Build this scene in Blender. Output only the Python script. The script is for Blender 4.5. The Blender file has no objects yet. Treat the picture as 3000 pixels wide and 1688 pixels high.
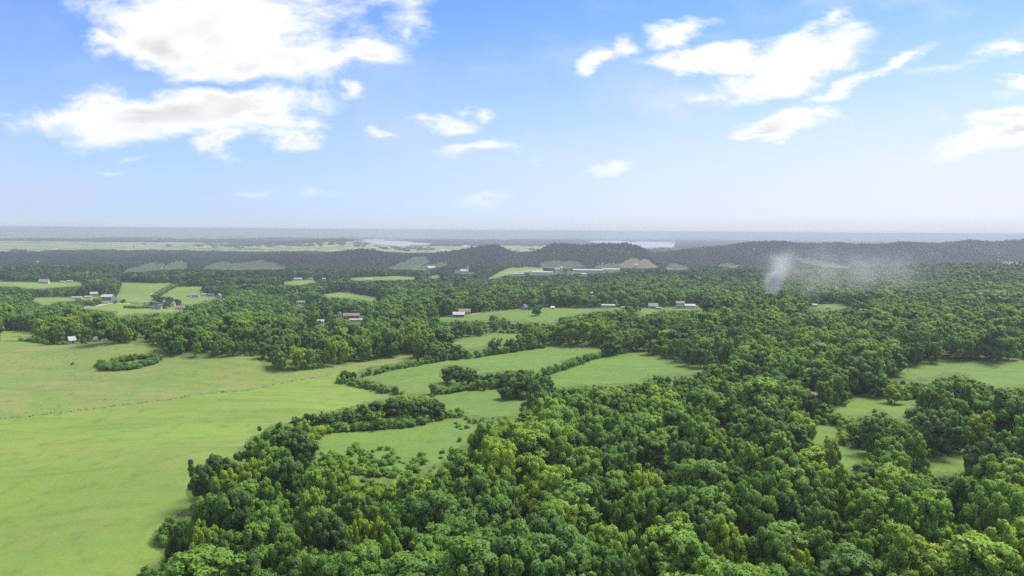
import bpy, math, random
import numpy as np
from mathutils import Matrix, Vector

random.seed(7)
RNG = np.random.default_rng(7)
SC = bpy.context.scene
COL = SC.collection

# ------------------------------------------------------------------ camera
PW, PH, FPX = 3000.0, 1688.0, 2065.0          # photograph size, focal length in its pixels
CAM_Z = 75.0
PITCH = math.atan(168.0 / FPX)
ROLL = math.atan(22.0 / 3000.0)
_f = np.array([0, math.cos(PITCH), -math.sin(PITCH)])
_u0 = np.array([0, math.sin(PITCH), math.cos(PITCH)])
_r0 = np.array([1.0, 0, 0])
_r = math.cos(ROLL) * _r0 + math.sin(ROLL) * _u0
_u = -math.sin(ROLL) * _r0 + math.cos(ROLL) * _u0
cam_data = bpy.data.cameras.new("camera")
cam_data.sensor_width = 36.0
cam_data.lens = 36.0 * FPX / PW
cam_data.clip_start = 1.0
cam_data.clip_end = 200000.0
cam = bpy.data.objects.new("camera", cam_data)
COL.objects.link(cam)
cam.matrix_world = Matrix(((_r[0], _u[0], -_f[0], 0), (_r[1], _u[1], -_f[1], 0), (_r[2], _u[2], -_f[2], CAM_Z), (0, 0, 0, 1)))
SC.camera = cam

# ------------------------------------------------------------------ exposure, sampling
SC.view_settings.view_transform = 'Standard'
SC.view_settings.look = 'None'
SC.view_settings.exposure = 0.3
SC.view_settings.gamma = 1.0
SC.view_settings.use_curve_mapping = False
SC.cycles.use_denoising = False
SC.cycles.max_bounces = 7
SC.cycles.diffuse_bounces = 4
SC.cycles.transmission_bounces = 3
SC.cycles.volume_bounces = 1
SC.cycles.use_adaptive_sampling = True
SC.cycles.adaptive_threshold = 0.015
SC.cycles.sample_clamp_indirect = 5.0

SUN_AZ, SUN_EL = math.radians(55), math.radians(57)   # azimuth clockwise from the view direction


# ------------------------------------------------------------------ node helper
class NT:
    def __init__(self, tree):
        self.t = tree
        self.n = tree.nodes
        self.l = tree.links

    def node(self, typ, **props):
        nd = self.n.new(typ)
        for k, v in props.items():
            setattr(nd, k, v)
        return nd

    def put(self, sock, v):
        if v is None:
            return
        if hasattr(v, 'is_linked') or isinstance(v, bpy.types.NodeSocket):
            self.l.new(v, sock)
        else:
            try:
                sock.default_value = v
            except TypeError:
                sock.default_value = (v, v, v)
            except ValueError:
                sock.default_value = tuple(v)[:len(sock.default_value)] if len(v) > len(sock.default_value) else tuple(v) + (1.0,)

    def math(self, op, a, b=None, c=None, clamp=False):
        nd = self.node('ShaderNodeMath', operation=op, use_clamp=clamp)
        for i, v in enumerate((a, b, c)):
            if v is not None:
                self.put(nd.inputs[i], v)
        return nd.outputs[0]

    def vmath(self, op, a, b=None, out=0):
        nd = self.node('ShaderNodeVectorMath', operation=op)
        self.put(nd.inputs[0], a)
        if b is not None:
            self.put(nd.inputs[3] if op == 'SCALE' else nd.inputs[1], b)
        return nd.outputs['Value'] if op in ('LENGTH', 'DOT_PRODUCT', 'DISTANCE') else nd.outputs[0]

    def mix(self, f, a, b, blend='MIX'):
        nd = self.node('ShaderNodeMix', data_type='RGBA', blend_type=blend)
        self.put(nd.inputs[0], f)
        self.put(nd.inputs[6], a if not isinstance(a, tuple) else (a + (1.0,))[:4])
        self.put(nd.inputs[7], b if not isinstance(b, tuple) else (b + (1.0,))[:4])
        return nd.outputs[2]

    def noise(self, vec, scale, detail=3.0, rough=0.5, dist=0.0, out='Fac'):
        nd = self.node('ShaderNodeTexNoise')
        self.put(nd.inputs['Vector'], vec)
        nd.inputs['Scale'].default_value = scale
        nd.inputs['Detail'].default_value = detail
        nd.inputs['Roughness'].default_value = rough
        nd.inputs['Distortion'].default_value = dist
        return nd.outputs[out]

    def smooth(self, v, lo, hi, a=0.0, b=1.0, interp='SMOOTHSTEP'):
        nd = self.node('ShaderNodeMapRange', interpolation_type=interp)
        self.put(nd.inputs[0], v)
        for i, x in enumerate((lo, hi, a, b)):
            self.put(nd.inputs[i + 1], x)
        return nd.outputs[0]

    def attr(self, name, kind='GEOMETRY', out='Fac'):
        nd = self.node('ShaderNodeAttribute', attribute_name=name, attribute_type=kind)
        return nd.outputs[out]

    def ramp(self, f, stops, interp='LINEAR'):
        nd = self.node('ShaderNodeValToRGB')
        cr = nd.color_ramp
        cr.interpolation = interp
        while len(cr.elements) < len(stops):
            cr.elements.new(0.5)
        for e, (p, c) in zip(cr.elements, stops):
            e.position = p
            e.color = tuple(c) + (1.0,)
        self.put(nd.inputs[0], f)
        return nd.outputs[0]


def px_dir(px, py):
    """World direction(s) seen at photograph pixel(s)."""
    px = np.asarray(px, float)
    py = np.asarray(py, float)
    a = (px - PW / 2) / FPX
    b = (PH / 2 - py) / FPX
    return _f + a[..., None] * _r + b[..., None] * _u


# ------------------------------------------------------------------ world: Nishita sky with cumulus and a thin veil
world = bpy.data.worlds.new("World")
SC.world = world
world.use_nodes = True
W = NT(world.node_tree)
W.n.clear()
sky = W.node('ShaderNodeTexSky', sky_type='NISHITA', sun_disc=False)
sky.sun_elevation = SUN_EL
sky.sun_rotation = SUN_AZ
sky.altitude = 300
sky.air_density = 1.0
sky.dust_density = 0.6
sky.ozone_density = 1.6
gen = W.node('ShaderNodeTexCoord').outputs['Generated']
sep = W.node('ShaderNodeSeparateXYZ')
W.l.new(gen, sep.inputs[0])
dx, dy, dz = sep.outputs
# sky directions as slopes: sideways and upwards per unit of distance ahead
dyc = W.math('MAXIMUM', W.math('ABSOLUTE', dy), 0.08)
uu = W.math('DIVIDE', dx, dyc)
vv = W.math('DIVIDE', dz, dyc)
comb = W.node('ShaderNodeCombineXYZ')
W.l.new(uu, comb.inputs[0])
W.l.new(vv, comb.inputs[1])
W.l.new(W.math('SIGN', dy), comb.inputs[2])
uv = comb.outputs[0]
stretch = W.node('ShaderNodeMapping')
stretch.inputs['Scale'].default_value = (1.0, 1.9, 1.0)
W.l.new(uv, stretch.inputs[0])
suv = stretch.outputs[0]
warp = W.vmath('SUBTRACT', W.noise(suv, 6.0, 5.0, 0.6, out='Color'), (0.5, 0.5, 0.5))
wuv = W.vmath('ADD', uv, W.vmath('MULTIPLY', warp, (0.20, 0.10, 0.0)))
fbm = W.noise(suv, 7.5, 10.0, 0.64, 0.5)
fbm_lo = W.noise(suv, 3.2, 3.0, 0.5)


def blob(cx, cy, rx, ry, rot=0.0, s=1.0):
    d = px_dir(cx, cy)
    mp = W.node('ShaderNodeMapping', vector_type='TEXTURE')
    mp.inputs['Location'].default_value = (d[0] / d[1], d[2] / d[1], 1.0)
    mp.inputs['Rotation'].default_value = (0, 0, math.radians(rot))
    mp.inputs['Scale'].default_value = (rx / FPX, ry / FPX, 1.0)
    W.l.new(wuv, mp.inputs[0])
    ln = W.vmath('LENGTH', mp.outputs[0])
    return W.math('MULTIPLY', W.math('SUBTRACT', 1.0, ln), s)


CLOUDS = [
    # the heap at the top left
    (640, 50, 400, 150, 0, 1.1), (850, 150, 330, 70, -4, 1.0), (480, 130, 210, 60, -8, 1.0), (740, 190, 130, 42, 0, .9),
    (1050, 150, 140, 38, 8, .85), (1185, 10, 110, 60, -18, .5), (1200, 75, 40, 60, -20, .36), (350, 20, 140, 60, 0, .6), (640, 200, 120, 40, 0, .7), (300, 105, 110, 26, -10, .6), (860, 205, 120, 42, 0, .45), (940, 70, 50, 14, 0, .35),
    # the long heap below it
    (500, 345, 410, 82, 4, 1.35), (640, 318, 250, 70, 2, 1.3), (320, 395, 230, 52, -4, .95), (205, 345, 130, 42, 10, .7), (770, 375, 150, 46, 0, .9),
    # small ones between
    (660, 432, 95, 34, 6, .75), (890, 427, 100, 30, 0, .8), (1110, 400, 48, 18, 0, .6), (1052, 265, 48, 28, 0, .62), (1265, 372, 85, 30, -4, .75),
    (1370, 452, 150, 28, 3, .7), (1375, 328, 55, 24, 14, .42), (380, 470, 90, 18, 0, .4), (300, 515, 70, 15, 0, .4), (960, 572, 80, 22, 0, .3),
    (1410, 578, 90, 16, 0, .35), (720, 585, 60, 12, 0, .3), (1790, 483, 75, 18, 4, .5),
    # right-hand group
    (2340, 185, 230, 78, 16, 1.3), (2440, 85, 75, 34, 30, .8), (2080, 172, 200, 32, 6, .9), (2270, 255, 150, 38, 14, .8), (2500, 262, 120, 26, 14, .75),
    (2620, 200, 130, 28, 22, .75), (1960, 112, 85, 38, 12, .7), (1820, 152, 55, 32, 15, .7), (1735, 188, 70, 22, 18, .65),
    (2310, 362, 160, 46, 6, 1.2), (2240, 385, 80, 26, 10, .8), (2960, 150, 90, 36, 12, .8), (2965, 250, 90, 26, 16, .75), (2780, 215, 130, 22, 10, .38),
    (2960, 345, 80, 24, 10, .6), (2950, 405, 240, 34, 13, 1.0), (2050, 275, 60, 20, 10, .32),
]
cover = None
for c in CLOUDS:
    b = blob(*c)
    cover = b if cover is None else W.math('SMOOTH_MAX', cover, b, 0.25)
# unseen cloud beyond the picture, its cover raised to add fill light
front = W.math('MULTIPLY', W.smooth(dy, 0.35, 0.6), W.smooth(vv, 0.75, 0.45))
drift = W.node('ShaderNodeMapping')
drift.inputs['Scale'].default_value = (1.0, 1.0, 2.2)
W.l.new(gen, drift.inputs[0])
elsewhere = W.math('SUBTRACT', W.math('MULTIPLY', W.noise(drift.outputs[0], 3.0, 7.0, 0.55), 2.4), 0.92)
cover = W.math('ADD', W.math('MULTIPLY', cover, front), W.math('MULTIPLY', elsewhere, W.math('SUBTRACT', 1.0, front)))
dens = W.math('ADD', cover, W.math('MULTIPLY', W.math('SUBTRACT', fbm, 0.5), 1.9))
alpha = W.smooth(dens, -0.14, 0.62)
core = W.smooth(dens, 0.25, 1.15)
# cloud colour: sunlit white rims, faintly grey-violet thick middles
shade = W.math('MULTIPLY', core, W.smooth(fbm_lo, 0.42, 0.62, 0.15, 1.0))
CL_WHITE, CL_GREY = (1.06, 1.06, 1.07), (0.70, 0.70, 0.735)
ccol = W.mix(shade, CL_WHITE, CL_GREY)
# thin veil and haze low in the sky, denser on the sun's side
el = dz
veil_n = W.noise(stretch.outputs[0], 4.0, 6.0, 0.6)
side = W.smooth(dx, -0.55, 0.65)
low = W.smooth(el, 0.0, 0.345, 1.0, 0.0)
veil = W.math('MULTIPLY', W.math('POWER', low, 1.2), W.math('ADD', W.math('MULTIPLY', side, 0.46), 0.60), clamp=True)
wisps = W.math('MULTIPLY', W.smooth(veil_n, 0.47, 0.75), W.math('ADD', 0.25, W.math('MULTIPLY', side, 0.4)))
veil = W.math('ADD', veil, W.math('MULTIPLY', wisps, 0.8), clamp=True)
SKY_K = 0.115
base = W.mix(1.0, sky.outputs[0], (SKY_K * 0.80, SKY_K * 1.10, SKY_K * 1.62), 'MULTIPLY')
VEIL_COL = W.mix(side, (0.58, 0.69, 0.97), (0.84, 0.88, 0.99))
base = W.mix(veil, base, VEIL_COL)
rim = W.smooth(el, 0.004, 0.026, 0.6, 0.0)
base = W.mix(rim, base, W.mix(side, (0.66, 0.74, 0.84), (0.68, 0.69, 0.70)))
low_cloud = W.smooth(W.math('ADD', W.math('SMOOTH_MAX', blob(150, 560, 330, 52, 3, 1.0), blob(560, 590, 260, 22, 2, .7), 0.2), W.math('MULTIPLY', W.math('SUBTRACT', fbm, 0.5), 1.6)), 0.05, 0.8)
base = W.mix(W.math('MULTIPLY', W.math('MULTIPLY', low_cloud, front), 0.5), base, (0.61, 0.65, 0.86))
fade = W.smooth(el, 0.0, 0.16, 0.35, 1.0)
final = W.mix(W.math('MULTIPLY', alpha, fade), base, ccol)
bg = W.node('ShaderNodeBackground')
W.l.new(final, bg.inputs[0])
bg.inputs[1].default_value = 0.84
wo = W.node('ShaderNodeOutputWorld')
W.l.new(bg.outputs[0], wo.inputs[0])
world.cycles.sampling_method = 'MANUAL'
world.cycles.sample_map_resolution = 512

# ------------------------------------------------------------------ sun
sun_data = bpy.data.lights.new("sun", 'SUN')
sun_data.energy = 4.8
sun_data.angle = math.radians(26)
sun_data.color = (1.0, 0.93, 0.80)
sun = bpy.data.objects.new("sun", sun_data)
COL.objects.link(sun)
_s = Vector((math.sin(SUN_AZ) * math.cos(SUN_EL), math.cos(SUN_AZ) * math.cos(SUN_EL), math.sin(SUN_EL)))
sun.rotation_euler = (-_s).to_track_quat('-Z', 'Y').to_euler()
sun.location = _s * 3000


# ------------------------------------------------------------------ numeric helpers
def _hash(ix, iy, seed):
    h = (ix.astype(np.int64) * 374761393 + iy.astype(np.int64) * 668265263 + seed * 1442695041) & 0xFFFFFFFF
    h = ((h ^ (h >> 13)) * 1274126177) & 0xFFFFFFFF
    return ((h ^ (h >> 16)) & 0xFFFFFF) / float(0xFFFFFF)


def vnoise(x, y, seed=0):
    ix = np.floor(x)
    iy = np.floor(y)
    fx = x - ix
    fy = y - iy
    fx = fx * fx * fx * (fx * (fx * 6 - 15) + 10)
    fy = fy * fy * fy * (fy * (fy * 6 - 15) + 10)
    a = _hash(ix, iy, seed)
    b = _hash(ix + 1, iy, seed)
    c = _hash(ix, iy + 1, seed)
    d = _hash(ix + 1, iy + 1, seed)
    return (a * (1 - fx) + b * fx) * (1 - fy) + (c * (1 - fx) + d * fx) * fy


def fbm2(x, y, octv=4, seed=0):
    s, a, t = 0.0, 1.0, 0.0
    for o in range(octv):
        s = s + a * (vnoise(x, y, seed + o * 17) - 0.5)
        t += a
        x, y, a = x * 2.03 + 11.3, y * 2.03 - 7.1, a * 0.5
    return s / t


def in_poly(px, py, poly):
    p = np.asarray(poly, float)
    x0, y0 = p.min(0)
    x1, y1 = p.max(0)
    res = np.zeros(px.shape, bool)
    m = (px >= x0) & (px <= x1) & (py >= y0) & (py <= y1)
    if not m.any():
        return res
    qx, qy = px[m], py[m]
    ins = np.zeros(qx.shape, bool)
    j = len(p) - 1
    for i in range(len(p)):
        xi, yi = p[i]
        xj, yj = p[j]
        c = ((yi > qy) != (yj > qy))
        if yi != yj:
            ins ^= c & (qx < (xj - xi) * (qy - yi) / (yj - yi) + xi)
        j = i
    res[m] = ins
    return res


def project(x, y, z):
    """World points to photograph pixels (only meaningful ahead of the camera)."""
    zz = z - CAM_Z
    dep = y * _f[1] + zz * _f[2]
    dep = np.where(dep < 1.0, 1.0, dep)
    a = (x * _r[0] + y * _r[1] + zz * _r[2]) / dep
    b = (x * _u[0] + y * _u[1] + zz * _u[2]) / dep
    px = PW / 2 + a * FPX
    py = PH / 2 - b * FPX
    return np.where(y > 5, px, -9999), py


# ------------------------------------------------------------------ the lie of the land
T_PX = np.array([0, 500, 1000, 1500, 2000, 2500, 3000.])
T_Y = np.array([60, 150, 280, 380, 470, 600, 700, 850, 1000, 1300, 1500, 1700, 2000, 2800, 3600, 4500, 6200, 9000, 40000, 90000.])
T_Z = np.array([
    [0, 0, 0, 0, 0, 0, 0], [-1, 0, 0, 0, 0, 1, 1], [0, 0, -1, 0, 1, 2, 3], [2, 0, -2, 0, 1, 3, 4], [4, 2, -4, 0, 2, 2, 4],
    [-10, -10, -8, -1, 1, 1, 4], [-14, -18, -10, 0, 0, 0, 3], [-19, -20, -14, -7, -3, -2, 4], [-20, -20, -18, -12, -7, -4, 6],
    [-22, -22, -20, -18, -14, 0, 10], [-18, -20, -22, -26, -24, -10, 6], [-40, -40, -36, -29, -31, -34, -26],
    [-48, -48, -46, -32, -36, -46, -44], [-48, -48, -47, -46, -46, -46, -46], [-46] * 7, [-46] * 7, [-46] * 7, [-46] * 7, [-40] * 7, [-40] * 7], float)
_gpx = np.linspace(-600, 3600, 141)
_gly = np.linspace(math.log(60), math.log(90000), 260)
_tmp = np.array([np.interp(_gpx, T_PX, row) for row in T_Z])
_grid = np.array([np.interp(_gly, np.log(T_Y), _tmp[:, i]) for i in range(len(_gpx))])     # px, logY
for _ in range(3):
    k = np.pad(_grid, ((3, 3), (2, 2)), mode='edge')
    _grid = sum(k[i:i + _grid.shape[0], 2:-2] for i in range(7)) / 7
    k = np.pad(_grid, ((0, 0), (2, 2)), mode='edge')
    _grid = sum(k[:, i:i + _grid.shape[1]] for i in range(5)) / 5


def table(px, Y):
    i = np.clip((px + 600) / (4200 / 140), 0, 139.999)
    j = np.clip((np.log(np.maximum(Y, 60)) - _gly[0]) / (_gly[1] - _gly[0]), 0, 258.999)
    i0 = i.astype(int)
    j0 = j.astype(int)
    fi = i - i0
    fj = j - j0
    g = _grid
    return (g[i0, j0] * (1 - fi) + g[i0 + 1, j0] * fi) * (1 - fj) + (g[i0, j0 + 1] * (1 - fi) + g[i0 + 1, j0 + 1] * fi) * fj


def horizon_y(px):
    return 665.0 + 22.0 * px / 3000.0


# skyline of the wooded ridges: photograph pixel, skyline row
RIDGE = np.array([(-600, 742), (0, 742), (60, 743), (120, 747), (190, 747), (350, 750), (480, 745), (560, 748), (621, 757), (700, 750), (757, 744), (860, 741),
                  (940, 744), (1010, 741), (1062, 737), (1180, 741), (1270, 741), (1370, 735), (1450, 729), (1510, 741), (1560, 741), (1590, 730),
                  (1622, 714), (1660, 716), (1700, 719), (1760, 713), (1830, 713), (1870, 722), (1905, 740), (1940, 742), (1970, 736), (2000, 731), (2060, 724), (2120, 719),
                  (2200, 709), (2290, 708), (2350, 714), (2400, 714), (2460, 711), (2500, 717), (2580, 714), (2640, 709), (2750, 715), (2835, 703),
                  (2900, 709), (2990, 703), (3200, 700), (3600, 700)], float)
RIDGE_Y = np.array([(0, 2650), (600, 2650), (1300, 2600), (1500, 2650), (1600, 2550), (1900, 2550), (2050, 2850), (3000, 3000)], float)
_m = RIDGE[:, 0] < 1560
RIDGE[_m, 1] = 744 + (RIDGE[_m, 1] - 744) * 1.7
LITHILL = np.array([(-600, 760), (560, 760), (640, 722), (700, 715), (780, 711), (880, 705), (930, 702), (1000, 699), (1050, 702), (1120, 713), (1200, 722), (1290, 760), (3600, 760)], float)
LAKES = [
    [(1050, 704), (1090, 702), (1150, 704), (1198, 706), (1215, 710), (1268, 712), (1256, 717), (1208, 718), (1182, 722), (1140, 718), (1095, 713)],
    [(1712, 705), (1760, 704), (1825, 704), (1836, 708), (1900, 709), (1979, 711), (1974, 725), (1930, 723), (1885, 727), (1850, 720), (1800, 716), (1750, 711)],
    [(-120, 736), (0, 736), (60, 738), (110, 736), (150, 739), (140, 746), (90, 752), (0, 752), (-120, 752)],
    [(1353, 718), (1370, 717), (1378, 720), (1372, 723), (1356, 723)],
]
LAKE_Z = -44.5


def px_of(x, y):
    return PW / 2 + FPX * x / np.maximum(y, 60)


def height(x, y):
    x = np.asarray(x, float)
    y = np.asarray(y, float)
    px = px_of(x, y)
    z = table(px, y)
    near = np.clip((y - 40) / 80, 0, 1)
    # gentle swells of the pastures
    z = z + near * (3.2 + 6.5 * np.clip(-x / 110.0, 0, 1)) * fbm2(x / 88.0, y / 88.0, 2, 3) * np.clip(1.6 - y / 900.0, 0.25, 1)
    # rougher ground further out
    far = np.clip((y - 700) / 700, 0, 1)
    z = z + far * 11 * fbm2(x / 260.0 + 4, y / 260.0, 4, 21) * np.clip(1.3 - y / 9000.0, 0.5, 1)
    # humps along the edge of the valley wood, with a hollow beyond
    z = z + 26 * np.exp(-((y - 1330) / 200.0) ** 2) * fbm2(x / 170.0 + 2, y / 400.0, 3, 33) * np.clip((2300 - px) / 400, 0.3, 1)
    # hog-backed hill on the left of the pasture
    z = z + 7.5 * np.exp(-((x + 215) / 75) ** 2 - ((y - 418) / 42) ** 2) - 3.5 * np.exp(-((x + 150) / 110) ** 2 - ((y - 340) / 32) ** 2) + 2.0 * np.exp(-((x + 90) / 60) ** 2 - ((y - 225) / 45) ** 2)
    # wooded ridges two kilometres out
    yc = np.interp(px, RIDGE_Y[:, 0], RIDGE_Y[:, 1])
    zc = CAM_Z - (np.interp(px, RIDGE[:, 0], RIDGE[:, 1]) - horizon_y(px)) * yc / FPX - 10.0
    zc = zc + 22 * fbm2(px / 130.0, np.zeros_like(px) + 7.7, 3, 59) * np.clip((1650 - px) / 150, 0.25, 1)
    spur = 1 + 1.3 * fbm2(x / 190.0, np.zeros_like(x) + 3.3, 3, 55)
    sg = np.where(y < yc, 330 * spur, 260)
    w = np.exp(-((y - yc) / sg) ** 2)
    z = z * (1 - w) + np.maximum(zc, z) * w
    # ravines cut into the slopes
    z = z - 30 * np.abs(fbm2(x / 210.0, y / 700.0, 3, 58)) * w * (1 - w) * 3.2
    # the open hill further off
    zc2 = CAM_Z - (np.interp(px, LITHILL[:, 0], LITHILL[:, 1]) - horizon_y(px)) * 5000.0 / FPX - 8.0
    w2 = np.exp(-((y - 5000) / 520.0) ** 2)
    z = z * (1 - w2) + np.maximum(zc2, z) * w2
    # low folds on the far plain
    fp = np.clip((y - 5200) / 2500, 0, 1) * np.clip((60000 - y) / 30000, 0, 1)
    z = z + fp * (30 * np.maximum(fbm2(x / 2600.0 + 9, y / 1500.0, 4, 77) + 0.06, 0))
    # lake beds
    ppx, ppy = project(x, y, np.full_like(x, LAKE_Z))
    if np.ndim(x) and (y > 2800).any():
        m = np.zeros(x.shape, bool)
        for L in LAKES:
            c = np.mean(L, 0)
            big = [(c[0] + (a - c[0]) * 1.04, c[1] + (b - c[1]) * 1.10) for a, b in L]
            m |= in_poly(ppx, ppy, big) & (y > 3200)
            # keep the sight line to the water open
            low = [(a, b) for a, b in big] 
            m2 = in_poly(ppx, ppy - 4, low) & (y > 3200)
            z = np.where(m2, np.minimum(z, LAKE_Z + 0.5), z)
        z = np.where(m, LAKE_Z - 2.0, z)
    return z


def ground_at(px, py, lift=0.0, ymax=30000.0):
    """Where the sight line through a photograph pixel meets the ground (raised by lift)."""
    d = px_dir(px, py)
    t = 45 * 1.013 ** np.arange(0, 520)
    t = t[t < ymax]
    P = d[None, :] * t[:, None]
    g = P[:, 2] + CAM_Z - height(P[:, 0], P[:, 1]) - lift
    k = np.argmax(g < 0)
    if not (g < 0).any():
        k = len(t) - 1
    a, b = t[max(k - 1, 0)], t[k]
    for _ in range(2):
        tt = np.linspace(a, b, 24)
        Q = d[None, :] * tt[:, None]
        g = Q[:, 2] + CAM_Z - height(Q[:, 0], Q[:, 1]) - lift
        j = int(np.argmax(g < 0)) if (g < 0).any() else 23
        a, b = tt[max(j - 1, 0)], tt[j]
    q = d * b
    return float(q[0]), float(q[1]), float(height(q[0:1], q[1:2])[0])


# ------------------------------------------------------------------ open land (outlines read off the photograph, laid on the ground)
# (kind of grass 0 lush .. 1 pale, below 0 darkened for cloud shade, outline)
FENCE_PX = [(-140, 1246), (0, 1228), (160, 1211), (330, 1191), (500, 1171), (650, 1151), (800, 1128), (930, 1106), (985, 1094)]
F_LEFT = [(-400, 1000), (0, 999), (60, 1003), (200, 1010), (300, 1008), (330, 1005), (420, 1012), (500, 1036), (545, 1056), (580, 1052), (740, 1046), (772, 1070),
          (790, 1090), (900, 1085), (1016, 1068), (1133, 1051), (1226, 1033), (1235, 1040), (1161, 1061), (1110, 1070), (1058, 1084), (1045, 1091), (1000, 1096), (988, 1124),
          (1086, 1142), (1161, 1157), (1124, 1168), (1096, 1175), (1040, 1189), (970, 1203), (900, 1221), (847, 1241), (794, 1246), (723, 1296), (698, 1342),
          (627, 1352), (567, 1372), (541, 1417), (541, 1483), (491, 1533), (466, 1579), (466, 1614), (430, 1660), (420, 1700), (330, 1900), (-900, 1900), (-900, 1200)]
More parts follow.
